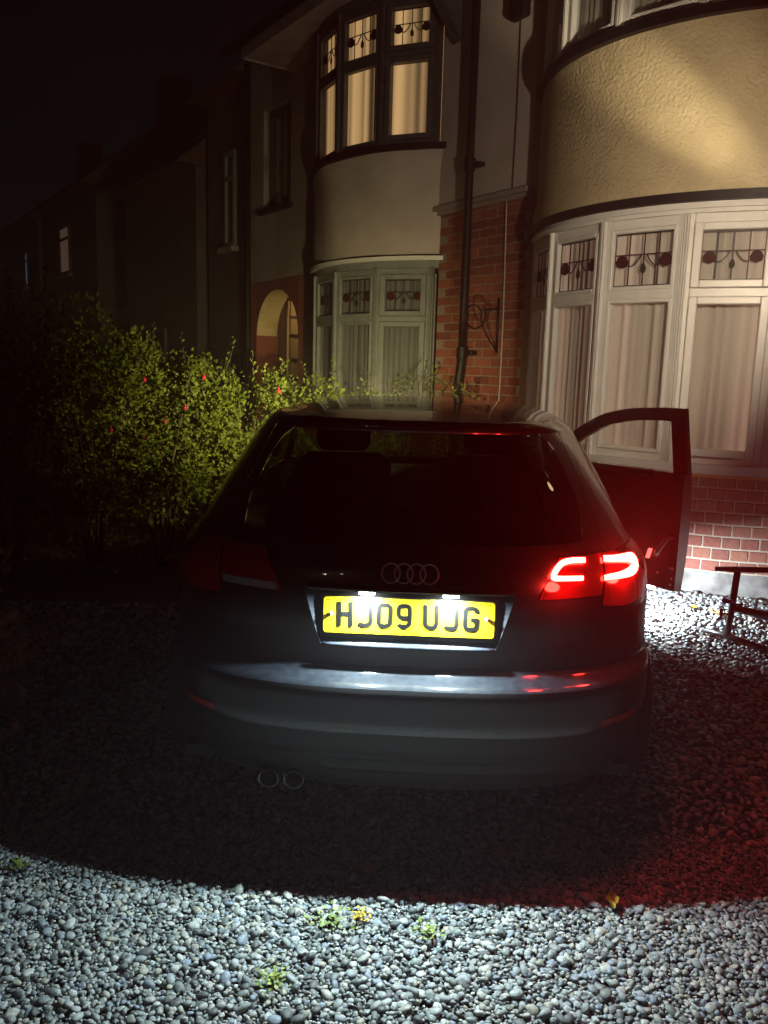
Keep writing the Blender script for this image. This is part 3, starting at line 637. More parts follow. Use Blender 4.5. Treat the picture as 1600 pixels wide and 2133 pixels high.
def Soff(z, q, off=0.):
    if not off: return S(z, q)
    p = V3(S(z, q)); e = .004
    dq = V3(S(z, q+e))-V3(S(z, q-e)); dz = V3(S(z+e, q))-V3(S(z-e, q)); n = dq.cross(dz)
    if n.length < 1e-12: return tuple(p)
    n.normalize()
    if n.dot(V3((p.x, p.y-2.1, (z-.7)*.5))) < 0: n = -n
    return tuple(p+n*off)
ARCH = ((.81, .355), (3.39, .355))
def zarch(y, z0):
    for yc, R in ARCH:
        if abs(y-yc) < R: z0 = max(z0, .30+math.sqrt(R*R-(y-yc)**2))
    return z0
def patch(b, z0, z1, qa, qb, nz, nq, off=0., arch=False):
    rows = []
    fa = qa if callable(qa) else (lambda z: qa); fb = qb if callable(qb) else (lambda z: qb)
    for i in range(nz+1):
        row = []
        for j in range(nq+1):
            t = j/nq; z = z0+(z1-z0)*i/nz; q = fa(z)+(fb(z)-fa(z))*t
            if arch:
                zl = zarch(S(z, q)[1], z0); z = zl+(z1-zl)*i/nz; q = fa(z)+(fb(z)-fa(z))*t
            row.append(Soff(z, q, off))
        rows.append(row)
    b.quadgrid(rows); return b
def P_(name, m, parent=None, smooth=True, **k):
    return None
G = .003
# inner dark liner behind the shut lines
b = MB(); patch(b, .20, .605, -1.0, 1.0, 24, 60, -.014); patch(b, .63, .70, -1., 1., 4, 60, -.014)
for sg in (-1, 1): patch(b, .70, .965, lambda z: sg*qx(z, .33), lambda z: sg*1.35, 16, 30, -.014)
b.build('inner_liner', plastic, car, smooth=True)
# rear bumper: painted cover, scuffed loading ledge, black valance
q5 = lambda z: qy(z, .46, 1); q5n = lambda z: -qy(z, .46, 1)
b = MB(); patch(b, .462, .602, q5n, q5, 14, 110); bump = b.build('rear_bumper', paint, car, smooth=True)
b = MB(); patch(b, .6025, .6455, q5n, q5, 14, 110); b.build('loading_ledge', ledge_paint, bump, smooth=True)
def notch(x): return 0
b = MB(); rows = []
for i in range(26):
    row = []
    for j in range(121):
        q = -.97+1.94*j/120; z = .21+(.458-.21)*i/25
        x = S(z, q)[0]
        top = .31 if -.50 < x < -.27 else .21
        zz = top+(.458-top)*i/25 if False else z
        o_ = -.012+.010*math.exp(-((zz-.372)/.007)**2)+.014*math.exp(-((zz-.325-(.035*math.exp(-(((x+.385)/.11)**4))))/.008)**2)
        dn = math.exp(-(((x+.385)/.105)**4))*smooth(.335, .30, zz)
        o_ -= .075*dn
        row.append(Soff(zz, q, o_))
    rows.append(row)
b.quadgrid(rows); b.build('lower_valance', plastic, bump, smooth=True)
for ex in (-.425, -.345):
    rows = []
    for r, y in ((.026, .28), (.027, .085), (.0315, .078), (.034, .085), (.034, .26)):
        rows.append([(ex+r*math.cos(2*PI*k/28), y, .262+.92*r*math.sin(2*PI*k/28)) for k in range(28)])
    b = MB().quadgrid(rows, True); b.build('exhaust_pipe', steel, car, smooth=True)
for sx in (-1, 1):     # rear reflectors low in the bumper
    b = MB(); patch(b, .475, .497, lambda z: sx*qx(z, .60), lambda z: sx*qx(z, .735), 2, 10, .003); b.build('bumper_reflector', lens_red, bump, smooth=True)

# tailgate with recess for the plate
te = pchip([.648, .75, .84, .97, 1.0, 1.05, 1.2, 1.34], [.555, .58, .600, .612, .615, .612, .565, .515])     # tailgate edge
rt = pchip([.712, .74, .80, .886], [.268, .278, .296, .322])                                                  # recess edge
wr = pchip([1.02, 1.1, 1.2, 1.3, 1.335], [.55, .555, .525, .475, .43])                                        # glass edge
LZ0, LZ1 = .866, .985
def tl_in(z): return .392+(.462-.392)*smooth(LZ0-.01, LZ1+.02, z)        # inner edge of the tail light
b = MB()
patch(b, .650, .712, lambda z: -qx(z, te(z)), lambda z: qx(z, te(z)), 6, 80)
for sg in (-1, 1):
    patch(b, .712, LZ0, lambda z: sg*qx(z, rt(z)), lambda z: sg*qx(z, te(z)), 10, 26)
    patch(b, LZ0, .886, lambda z: sg*qx(z, rt(z)), lambda z: sg*qx(z, tl_in(z)-G), 3, 12)
    patch(b, .886, LZ1, 0, lambda z: sg*qx(z, tl_in(z)-G), 10, 36)
    patch(b, 1.018, 1.337, lambda z: sg*qx(z, wr(z)), lambda z: sg*qx(z, te(z)), 20, 8)
patch(b, LZ1, 1.018, lambda z: -qx(z, te(z)), lambda z: qx(z, te(z)), 5, 80)
tg = b.build('tailgate', paint, car, smooth=True)
RB = .108                                             # depth plane of the recess floor
hole = []
for z in np.linspace(.712, .886, 12): hole.append(S(z, qx(z, rt(z))))
edge = [(-x, y, z) for x, y, z in reversed(hole)]
bot = [S(.712, qx(.712, x)) for x in np.linspace(-rt(.712), rt(.712), 24)]
inR = [(.273+.012*(z-.73)/.15, RB, .728+(z-.712)*.84) for z in np.linspace(.712, .886, 12)]
inL = [(-x, y, z) for x, y, z in inR]
b = MB(); b.quadgrid([hole, inR]); b.quadgrid([[(-x, y, z) for x, y, z in hole], inL]); b.quadgrid([bot, [(x*.273/rt(.712), RB, .728) for x, y, z in bot]])
b.build('recess_surround', dusty, tg, smooth=False)
b = MB().add([inL[0], inR[0], inR[-1], inL[-1]], [(0, 1, 2, 3)])
topo = [S(.886, qx(.886, x)) for x in np.linspace(-rt(.886), rt(.886), 24)]
b.quadgrid([topo, [(x*.285/rt(.886), RB, inR[-1][2]) for x, y, z in topo]]); b.build('recess_floor', plastic, tg)
# grab handle strip above the plate
b = MB().quadgrid([[Soff(z, qx(z, x_), o_) for x_ in np.linspace(-.305, .305, 50)] for z, o_ in ((.884, -.01), (.884, .022), (.889, .026), (.897, .020), (.902, .0))]); b.build('grab_handle', plastic, tg)
lip = [S(.712, qx(.712, x)) for x in np.linspace(-.262, .262, 30)]
b = MB().tube([(x, y-.002, z) for x, y, z in lip], .006, 8); b.build('recess_lip', dusty, tg, smooth=True)
LAMPX = (-.127, .124)
for lx_ in LAMPX:
    b = MB().box(lx_-.024, lx_+.024, .064, .080, .878, .8855, None, .002); lp = b.build('plate_lamp', lamp_white, tg)
    light('plate_lamp_light', 'AREA', (lx_, .072, .8765), 19.0, (.76, .955, .985), lp, (0, -.45, -1), shape='RECTANGLE', size=.044, size_y=.012)
# number plate
plx, ply, plz = .0, .096, .8035
pl = empty('number_plate', (0, 0, 0), parent=car)
def rrect(b, x0, x1, z0, z1, r, y0, y1, n=5):
    pts = []
    for cx_, cz_, a0 in ((x1-r, z1-r, 0), (x0+r, z1-r, 90), (x0+r, z0+r, 180), (x1-r, z0+r, 270)):
        for k in range(n+1): a = math.radians(a0+90*k/n); pts.append((cx_+r*math.cos(a), cz_+r*math.sin(a)))
    k = len(pts); b.add([(x, y, z) for y in (y0, y1) for x, z in pts], [tuple(range(k)), tuple(range(2*k-1, k-1, -1))]+[(i, (i+1) % k, k+(i+1) % k, k+i) for i in range(k)]); return pts
TILT = math.radians(4)
b = MB(); rrect(b, -.26, .26, -.0555, .0555, .010, -.002, .002); plate = b.build('plate', plate_y, pl); pl.location = (plx, ply, plz); pl.rotation_euler = (-TILT, 0, 0)
b = MB(); rrect(b, -.272, .272, -.066, .066, .010, .003, .009); b.build('plate_holder', plastic, pl)
ST = .0135
def ribbon(b, pts, closed=False, wd=ST, y=-.0035):
    P = [Vector((p[0]*.001, p[1]*.001)) for p in pts]; n = len(P); Lf_, Rt = [], []
    for i in range(n):
        a = P[i-1] if (i > 0 or closed) else None; c = P[(i+1) % n] if (i < n-1 or closed) else None
        d1 = (P[i]-a).normalized() if a is not None else None; d2 = (c-P[i]).normalized() if c is not None else None
        d = ((d1 or d2)+(d2 or d1)).normalized(); nn_ = Vector((-d.y, d.x)); ref = d1 or d2
        k = 1/max(nn_.dot(Vector((-ref.y, ref.x))), .5)
        Lf_.append(P[i]+nn_*wd/2*k); Rt.append(P[i]-nn_*wd/2*k)
    m_ = n if closed else n-1
    for i in range(m_):
        j = (i+1) % n
        b.add([(p.x, y, p.y) for p in (Lf_[i], Lf_[j], Rt[j], Rt[i])], [(0, 1, 2, 3)])
def arc(cx_, cy_, r, a0, a1, n=7): return [(cx_+r*math.cos(math.radians(a0+(a1-a0)*k/n)), cy_+r*math.sin(math.radians(a0+(a1-a0)*k/n))) for k in range(n+1)]
l_, r__, d_, u_ = 6.75, 43.25, 6.75, 72.25; R1 = 13
GLY = {
 'H': [([(l_, 0), (l_, 79)], 0), ([(r__, 0), (r__, 79)], 0), ([(l_, 40), (r__, 40)], 0)],
 'J': [([(r__, 79), (r__, 22)]+arc(r__-R1-2, d_+R1+2, R1+2, 0, -90)+[(22, d_)]+arc(20, 20, 13.25, -90, -155), 0)],
 '0': [(arc(r__-R1, u_-R1, R1, 0, 90)+arc(l_+R1, u_-R1, R1, 90, 180)+arc(l_+R1, d_+R1, R1, 180, 270)+arc(r__-R1, d_+R1, R1, 270, 360), 1)],
 '9': [(arc(r__-R1, u_-R1, R1, 0, 90)+arc(l_+R1, u_-R1, R1, 90, 180)+arc(l_+R1, 34+R1, R1, 180, 270)+[(r__, 34)], 0), ([(r__, u_-R1), (r__, 22)]+arc(r__-R1-2, d_+R1+2, R1+2, 0, -90)+arc(20, 20, 13.25, -90, -155), 0)],
 'U': [([(l_, 79), (l_, 22)]+arc(l_+R1+2, d_+R1+2, R1+2, 180, 270)+arc(r__-R1-2, d_+R1+2, R1+2, 270, 360)+[(r__, 79)], 0)],
 'G': [(arc(r__-R1, u_-R1, R1, -8, 90)+arc(l_+R1, u_-R1, R1, 90, 180)+arc(l_+R1, d_+R1, R1, 180, 270)+arc(r__-R1, d_+R1, R1, 270, 360)+[(r__, 36), (25, 36)], 0)]}
x = -218
for ch in 'HJ09 UJG':
    if ch == ' ': x += 22; continue
    b = MB(); 
    for pts, cl in GLY[ch]: ribbon(b, [(px*.95+x, (py-36)*.98) for px, py in pts], bool(cl))
    b.build('character', plate_k, plate, fixn=False); x += 60
b = MB(); bw = .0011
for x0, x1, zz in ((-250, 250, 47), (-250, -55, -47), (58, 250, -47)): ribbon(b, [(x0, zz), (x1, zz)], wd=bw)
for xx in (-250, 250): ribbon(b, [(xx, -47), (xx, 47)], wd=bw)
b.build('border_line', plate_k, plate, fixn=False)
cu = bpy.data.curves.new('maker_text', 'FONT'); cu.body = '//AUTOSHOP'; cu.size = .0155; cu.align_x = 'CENTER'; cu.shear = .35; cu.offset = .00012
to = bpy.data.objects.new('maker_text', cu); COL.objects.link(to); to.parent = plate; to.location = (-.012, -.0036, -.0515); to.rotation_euler = (PI/2, 0, 0); cu.materials.append(plate_k)
bpy.context.view_layer.update(); tm = bpy.data.meshes.new_from_object(to.evaluated_get(bpy.context.evaluated_depsgraph_get())); t2 = bpy.data.objects.new('maker_text', tm); COL.objects.link(t2); t2.parent = plate; t2.location = to.location; t2.rotation_euler = to.rotation_euler
bpy.data.objects.remove(to); t2.name = 'maker_text'
for xx in (-.237, .237):
    b = MB(); b.quadgrid([[(xx+r*math.cos(2*PI*k/14), y, .004+r*math.sin(2*PI*k/14)) for k in range(14)] for r, y in ((.0062, -.002), (.006, -.008), (.004, -.010), (.0001, -.0105))], True); b.build('screw_cap', white_cap, plate, smooth=True)
# four-ring emblem
em = empty('emblem', (0, 0, 0), parent=car)
for k in range(4):
    cxr = -.05775+.0385*k; zc = .9405; rows = []
    for i in range(33):
        a = 2*PI*i/32; row = []
        X, Z = cxr+.0275*math.cos(a), zc+.0275*math.sin(a); y0 = S(Z, qx(Z, X))[1]-.004
        for j in range(8):
            t = 2*PI*j/8; rr = .0275+.0026*math.cos(t); row.append((cxr+rr*math.cos(a), y0-.0026*math.sin(t), zc+rr*math.sin(a)))
        rows.append(row)
    MB().quadgrid(rows, True).build('ring', chrome, em, smooth=True)
# rear glass and wiper-free tailgate frame, roof spoiler
b = MB(); patch(b, 1.018, 1.337, lambda z: -qx(z, wr(z)-.001), lambda z: qx(z, wr(z)-.001), 20, 50, -.003); b.build('rear_window', gl_rear, car, smooth=True)
b = MB(); rows = []
for (z, o_) in ((1.334, .0), (1.337, .010), (1.348, .017), (1.360, .016), (1.3745, .006), (1.3748, .0)):
    rows.append([Soff(z, q, o_*smooth(.66, .35, abs(q))+.0005) for q in np.linspace(-.66, .66, 60)])
b.quadgrid(rows); b.build('roof_spoiler', paint, car, smooth=True)
# tail lights: inner half on the tailgate, outer half on the wing
def wing_out(z): return .80
for sg, lit in ((1, True), (-1, False)):
    lm = lens_lit if lit else lens_red
    tl = empty('tail_light', (0, 0, 0), parent=car)
    if lit: tl['label'] = 'lit red tail light'
    b = MB(); patch(b, LZ0+.001, LZ1-.004, lambda z: sg*qx(z, tl_in(z)), lambda z: sg*qx(z, te(z)-G), 10, 20, .003); b.build('inner_lens', lm, tl, smooth=True)
    ub = lambda z: qy(z, .46-.10*(z-LZ0)/(LZ1-LZ0), 1)
    zb = lambda t: .826+.03*t
    rows = []
    for i in range(15):
        row = []
        for j in range(25):
            t = j/24; zl = .835-.025*math.sin(PI*min(t*1.1, 1))+.02*t; z = zl+(LZ1-.006-zl)*i/14
            q = qx(z, te(max(z, .7))+G)*(1-t)+ub(z)*t; row.append(Soff(z, sg*q, .004))
        rows.append(row)
    MB().quadgrid(rows).build('outer_lens', lm, tl, smooth=True)
    b = MB(); patch(b, .868, .890, lambda z: sg*qx(z, tl_in(z)+.012), lambda z: sg*qx(z, te(z)-.012), 3, 14, .0055); b.build('reversing_lens', lens_lit if lit else lens_clear, tl, smooth=True)
    if lit:
        def strip(name, pts, wds, m, off=.009):
            n = len(pts); b = MB(); rows = []
            fine = []
            for i in range(n-1):
                for k in range(4): t = k/4; fine.append((pts[i][0]*(1-t)+pts[i+1][0]*t, pts[i][1]*(1-t)+pts[i+1][1]*t, wds[i]*(1-t)+wds[i+1]*t))
            fine.append((*pts[-1], wds[-1]))
            for _ in range(3):
                fine = [fine[0]]+[tuple((fine[i-1][c]+2*fine[i][c]+fine[i+1][c])/4 for c in range(3)) for i in range(1, len(fine)-1)]+[fine[-1]]
            for i, (X, Z, wd) in enumerate(fine):
                A = fine[max(i-1, 0)]; C_ = fine[min(i+1, len(fine)-1)]; d = Vector((C_[0]-A[0], C_[1]-A[1])).normalized(); nn_ = Vector((-d.y, d.x))
                row = []
                for s_, o2 in ((-1, 0), (-.75, .7), (0, 1), (.75, .7), (1, 0)):
                    xx, zz = X+nn_.x*wd*s_, Z+nn_.y*wd*s_; row.append(Soff(zz, qx(zz, xx), off+.003*o2))
                rows.append(row)
            return b.quadgrid(rows).build(name, m, tl, smooth=True)
        strip('light_guide', [(.542, .966), (.50, .970), (.466, .967), (.446, .953), (.427, .929), (.456, .926), (.496, .924), (.530, .922)], [.007, .007, .0078, .0085, .0085, .007, .007, .0065], led_red)
        strip('light_guide', [(.608, .963), (.649, .957), (.701, .951), (.733, .943), (.740, .925), (.717, .914), (.669, .913), (.630, .915), (.602, .915)], [.007, .0075, .009, .013, .015, .013, .009, .0075, .0065], led_red_s)
        light('tail_veil_spot', 'SPOT', (.66, .272, .935), 380., (1, .03, .022), tl, (.16, -1, .58), spot_size=math.radians(102), spot_blend=.35, shadow_soft_size=.03)  # added spot aimed upwards, reddens the air like a glare veil
        for bx, by, bz in ((.485, .085, .925), (.70, .255, .930)):       # added red lamps outside the lens, reddening the tailgate and ground
            light('added_red_lamp', 'POINT', (bx, by, bz), 3.5, (1, .03, .022), tl, shadow_soft_size=.03)

# wings, doors, bonnet, front
def side(b, y0, y1, z0, z1, sg, nz=14, nq=16, arch=True, off=0.):
    patch(b, z0, z1, lambda z: qy(z, y0, sg), lambda z: qy(z, y1, sg), nz, nq, off, arch); return b
for sg in (-1, 1):
    b = MB()
    ub = lambda z: sg*qy(z, .46-.10*(z-LZ0)/(LZ1-LZ0), 1)
    patch(b, .650, .834, lambda z: sg*qx(z, te(z)+G), lambda z: sg*qy(z, .46, 1), 10, 20)
    rows = []
    side(b, .4605, 1.22, .24, .834, sg, 16, 24)
    side(b, .46, 1.22, .834, .975, sg, 8, 24, False)
    patch(b, LZ1-.004, 1.018, lambda z: sg*qx(z, te(z)+G), lambda z: qy(z, 1.22, sg), 4, 40)
    patch(b, 1.018, 1.3745, lambda z: sg*qx(z, te(z)+G), lambda z: sg*(.985 if True else 1), 20, 14)
    b.build('rear_wing', paint, car, smooth=True)
    b = MB(); patch(b, 1.005, 1.345, sg*.99, sg*1.10, 12, 4, -.002); b.build('quarter_window', gl_rear, car, smooth=True)
    b = MB(); side(b, 1.226, 2.05, .24, 1.0, sg, 14, 16, False); rd = b.build('rear_door', paint, car, smooth=True)
    b = MB(); patch(b, 1.005, 1.34, sg*1.12, sg*1.50, 12, 10, -.002); b.build('door_window', gl_rear, rd, smooth=True)
    b = MB(); patch(b, 1.003, 1.3745, sg*1.505, sg*1.56, 12, 2, .001); b.build('middle_pillar', plastic, car, smooth=True)
    b = MB(); patch(b, 1.3405, 1.3745, sg*.985, sg*2.05, 3, 40, .0); patch(b, 1.0, 1.3405, sg*1.10, sg*1.12, 10, 2); b.build('roof_rail', paint, car, smooth=True)
    b = MB(); patch(b, .985, 1.3745, sg*2.0, sg*2.16, 14, 5); b.build('front_pillar', paint, car, smooth=True)
    b = MB(); side(b, 3.10, 3.95, .24, .90, sg, 14, 24); b.build('front_wing', paint, car, smooth=True)
    b = MB(); side(b, 1.22, 3.05, .19, .27, sg, 3, 12, False, -.01); b.build('sill', plastic, car, smooth=True)
b = MB(); side(b, 2.056, 3.095, .27, .985, -1, 14, 16, False); fd = b.build('front_door', paint, car, smooth=True)
b = MB(); patch(b, 1.0, 1.34, -1.56, -1.99, 12, 10, -.002); b.build('door_window', gl_clear, fd, smooth=True)
b = MB(); b.box(-.98, -.86, 2.78, 2.88, 1.0, 1.12, None, .03); b.build('door_mirror', paint, fd, smooth=True)
b = MB(); patch(b, .90, .985, lambda z: -qy(z, 3.10, 1), lambda z: qy(z, 3.10, 1), 1, 2) if False else None
rows = []
for i in range(13):
    z = .90+(.975-.90)*i/12; rows.append([S(z, q) for q in np.concatenate([np.linspace(qy(z, 3.1), 3, 20), -np.linspace(3, qy(z, 3.1), 20)])])
rows0 = []
for i in range(13):
    z = .70+(.90-.70)*i/12; rows0.append([S(z, q) for q in np.concatenate([np.linspace(qy(z, 3.955), 3, 20), -np.linspace(3, qy(z, 3.955), 20)])])
MB().quadgrid(rows).quadgrid(rows0).build('bonnet', paint, car, smooth=True)
rows = []
for i in range(13):
    z = .20+(.70-.20)*i/12; rows.append([S(z, q) for q in np.concatenate([np.linspace(qy(z, 3.955), 3, 24), -np.linspace(3, qy(z, 3.955), 24)])])
MB().quadgrid(rows).build('front_bumper', paint, car, smooth=True)
rows = []
for i in range(15):
    z = .985+(1.3745-.985)*i/14; rows.append([Soff(z, q) for q in np.concatenate([np.linspace(2.165, 3, 16), -np.linspace(3, 2.165, 16)])])
MB().quadgrid(rows).build('windscreen', gl_clear, car, smooth=True)
# roof skin
outl = [S(1.3748, q) for q in np.concatenate([np.linspace(0, 3, 70), -np.linspace(3, 0, 70)[1:-1]])]
ym = 1.40; rows = []
for k in np.concatenate([np.linspace(1, .9, 5), np.linspace(.82, .02, 14)]):
    rows.append([(x*k, ym+(y-ym)*k, 1.3748+.046*(1-k**2.4)) for x, y, z in outl])
b = MB().quadgrid(rows, True); nb_ = len(outl); b.f.append(tuple(range(len(b.v)-nb_, len(b.v)))); b.build('roof', paint, car, smooth=True)
for hx, lit in ((-.58, True), (.58, False)):
    b = MB(); sg = -1 if hx < 0 else 1
    patch(b, .60, .70, lambda z: sg*qy(z, 4.02, 1), lambda z: sg*(3-qx(z, .42)) if False else sg*qy(z, 4.20, 1), 6, 12, .004); hd_ = b.build('headlight', lens_clear, car, smooth=True)

# wheels
for wx, wy in ((-.80, .81), (.80, .81), (-.80, 3.39), (.80, 3.39)):
    wh = empty('wheel', (wx, wy, .315), parent=car); sg = 1 if wx > 0 else -1
    def lathe(pr, n=40): return [[(sg*X, r*math.cos(2*PI*k/n), r*math.sin(2*PI*k/n)) for k in range(n)] for X, r in pr]
    MB().quadgrid(lathe([(-.105, .215), (-.11, .27), (-.09, .308), (-.05, .315), (.04, .315), (.075, .305), (.09, .27), (.085, .215)]), True).build('tyre', rubber, wh, smooth=True)
    b = MB().quadgrid(lathe([(-.10, .214), (.06, .205), (.08, .216), (.07, .20), (.03, .195)]), True).quadgrid(lathe([(.05, .055), (.055, .04), (.055, .001)]), True)
    for k in range(5):
        a = 2*PI*k/5; ca, sa = math.cos(a), math.sin(a)
        b.box(.02, .05, -.035, .035, .04, .205, lambda X, Y, Z: (sg*X, Y*ca-Z*sa, Y*sa+Z*ca), .008)
    sharp(b.build('rim', alloy, wh, smooth=True))
# cabin: seats, dash, floor
b = MB().box(-.75, .75, .3, 3.9, .22, .26).box(-.62, .62, .75, .80, .26, .62); b.build('cabin_floor', plastic, car)
def cushion(b, x0, x1, y0, y1, z0, z1, r=.06): b.box(x0, x1, y0, y1, z0, z1, None, r)
for sx in (-.37, .37):
    se = empty('front_seat', (0, 0, 0), parent=car)
    b = MB(); cushion(b, sx-.25, sx+.25, 2.0, 2.5, .35, .55); b.build('seat_base', cabin, se)
    b = MB(); b.box(sx-.24, sx+.24, 0, .13, 0, .62, lambda X, Y, Z: (X, 1.98+Y-.28*Z, .50+Z), .055); b.build('backrest', cabin, se)
    b = MB(); b.box(sx-.135, sx+.135, 0, .09, 0, .17, lambda X, Y, Z: (X, 1.80+Y-.1*Z, 1.13+Z), .035); b.build('headrest', cabin, se)
rs = empty('rear_seat', (0, 0, 0), parent=car)
b = MB(); cushion(b, -.62, .62, 1.2, 1.65, .35, .52); b.build('seat_base', cabin, rs)
b = MB(); b.box(-.63, .63, 0, .12, 0, .5, lambda X, Y, Z: (X, 1.15+Y-.25*Z, .48+Z), .05); b.build('backrest', cabin, rs)
for sx, wd, zz in ((-.36, .17, .155), (.36, .17, .155)):
    b = MB(); b.box(sx-wd, sx+wd, 0, .08, 0, zz, lambda X, Y, Z: (X, 1.02+Y-.1*Z, .97+Z), .04); b.build('headrest', cabin, rs)
b = MB().box(-.70, .70, 2.75, 3.15, .62, .93, None, .06); b.build('dashboard', plastic, car)
b = MB(); b.quadgrid([[(.37+r*math.cos(2*PI*k/24), 2.62+.3*r*math.sin(2*PI*k/24), .86+r*math.sin(2*PI*k/24)) for k in range(24)] for r in (.185, .17)], True); b.build('steering_wheel', plastic, car, smooth=True)
ml = MB().box(-.16, .04, 2.28, 2.42, 1.365, 1.385, None, .006).build('map_lamp', lamp_white if False else bulb_m, car)
light('map_lamp_light', 'SPOT', (-.08, 2.36, 1.355), 820., (1, .83, .36), ml, (-.40, .91, -.02), spot_size=math.radians(98), spot_blend=1., shadow_soft_size=.03)
# open driver door, seen from its inner side
HX, HY, DL, AL = .855, 3.10, .985, math.radians(44)
uv = (math.sin(AL), -math.cos(AL)); iv = (-math.cos(AL), -math.sin(AL))       # along the door, towards its inside
def DT(u, i, z): return (HX+uv[0]*u+iv[0]*i, HY+uv[1]*u+iv[1]*i, z)
def lean(z): return .0 if z < 1.0 else .10*(z-1.0)/.37
door = empty('driver_door', (0, 0, 0), parent=car); door['label'] = 'open front door seen from inside'
bot = lambda u: .335-.02*u; belt = lambda u: 1.015-.01*u
ft = pchip([0, .12, .30, .50, .70, .90, DL], [1.0, 1.11, 1.235, 1.325, 1.362, 1.372, 1.372])
def dsheet(b, rows): b.quadgrid(rows); return b
us = np.linspace(0, DL, 24)
rowsO = [[DT(u, -.03-.03*math.sin(PI*v)+.02*max(0, .2-v)*2, bot(u)+(belt(u)-bot(u))*v) for u in us] for v in np.linspace(0, 1, 10)]
rowsI = [[DT(u, .05+.018*math.sin(PI*v)*math.sin(PI*min(u/DL*1.05, 1)), bot(u)+.01+(belt(u)-bot(u)-.01)*v) for u in us] for v in np.linspace(0, 1, 10)]
b = MB().quadgrid(rowsO); b.quadgrid([rowsO[0], rowsI[0]]); b.quadgrid([rowsO[-1], rowsI[-1]])
b.quadgrid([[r[-1] for r in rowsO], [r[-1] for r in rowsI]]); b.quadgrid([[r[0] for r in rowsO], [r[0] for r in rowsI]])
sharp(b.build('outer_skin', paint, door, smooth=True), 40)
b = MB().quadgrid(rowsI); b.build('inner_trim', plastic, door, smooth=True)
# frame round the glass
b = MB(); fo = []; fi = []
uu = list(np.linspace(.02, DL, 40))
path = [(u, ft(u)) for u in uu]+[(DL, 1.30), (DL, 1.20), (DL, 1.10), (DL, 1.005)]
inn = []
for k, (u, z) in enumerate(path):
    if k < 40: inn.append((min(u+.02, DL-.085), z-.062-.012*(u/DL)))
    else: inn.append((DL-.085-(.012*(1.30-z)), min(z, 1.27)))
for k in range(34, 40): u, z = inn[k]; t = (k-34)/6; inn[k] = (min(u, DL-.085), z-.022*t*t)
rows = [[DT(u, -.03+lean(z), z) for u, z in path], [DT(u, .015+lean(z), z) for u, z in path], [DT(u, .015+lean(z), z) for u, z in inn], [DT(u, -.03+lean(z), z) for u, z in inn], [DT(u, -.03+lean(z), z) for u, z in path]]
b.quadgrid(rows); sharp(b.build('window_frame', paint, door, smooth=True), 40)
b = MB(); b.quadgrid([[DT(u, -.01+lean(ft(u)-.05), max(ft(u)-.05, 1.0)) for u in np.linspace(.05, DL-.06, 20)], [DT(u, -.01, .99) for u in np.linspace(.05, DL-.06, 20)]]); b.build('door_window', gl_clear, door)
b = MB().box(.22, .80, .055, .085, .975, 1.012, DT, .01); b.build('window_sill_trim', plastic, door)
b = MB(); b.tube([DT(.95, .06, .645), DT(.935, .095, .63), DT(.91, .105, .585), DT(.885, .10, .54), DT(.87, .06, .52)], .017, 8); b.build('pull_handle', alloy, door, smooth=True)
b = MB(); b.box(.18, .62, .058, .10, .40, .50, DT, .02); b.build('door_pocket', plastic, door)
b = MB(); b.box(.80, .825, .068, .078, .495, .555, lambda u, i, z: DT(u+(z-.5)*.25, i, z), .003); b.build('door_reflector_glow', reflector, door)
b = MB()
for k, (u, z) in enumerate(((.97, .46), (.955, .462), (.88, .42), (.97, .40), (.965, .365))):
    b.quadgrid([[DT(u+r*math.cos(2*PI*j/8), .066+h, z+r*math.sin(2*PI*j/8)) for j in range(8)] for r, h in ((.008, 0), (.006, .004), (.0005, .005))], True)
b.build('trim_screws', chrome, door, smooth=True)
b = MB().box(.77, .83, -.015, .025, .304, .316, DT, .001); pud = b.build('puddle_lamp', lamp_white, door)
light('puddle_light', 'AREA', DT(.80, .005, .302), 58., (.82, .93, 1.), pud, (.50, .45, -.80), shape='RECTANGLE', size=.05, size_y=.03)

# ================================================================== PLANTS
def leaves_mesh(name, pts, dirs, sizes, m, parent):
    n = len(pts); pts = np.array(pts); d = np.array(dirs, float); d /= np.linalg.norm(d, axis=1)[:, None]+1e-9
    r = RNG.normal(size=(n, 3)); s = np.cross(d, r); s /= np.linalg.norm(s, axis=1)[:, None]+1e-9; nn_ = np.cross(d, s)
    L = np.array(sizes)[:, None]; wd = L*RNG.uniform(.22, .34, (n, 1))
    V = np.stack([pts, pts+d*L*.5+s*wd+nn_*wd*.35, pts+d*L+nn_*L*RNG.uniform(-.15, .1, (n, 1)), pts+d*L*.5-s*wd+nn_*wd*.35], 1).reshape(-1, 3)
    base = np.arange(n)[:, None]*4; F = np.concatenate([base+np.array([[0, 1, 2]]), base+np.array([[0, 2, 3]])], 1).reshape(-1, 3)
    me = bpy.data.meshes.new(name); me.vertices.add(len(V)); me.vertices.foreach_set('co', V.ravel().astype(np.float32))
    me.loops.add(F.size); me.loops.foreach_set('vertex_index', F.ravel().astype(np.int32)); me.polygons.add(len(F)); me.polygons.foreach_set('loop_start', np.arange(0, F.size, 3, dtype=np.int32))
    me.update(calc_edges=True); me.materials.append(m); o = bpy.data.objects.new(name, me); COL.objects.link(o); o.parent = parent; return o
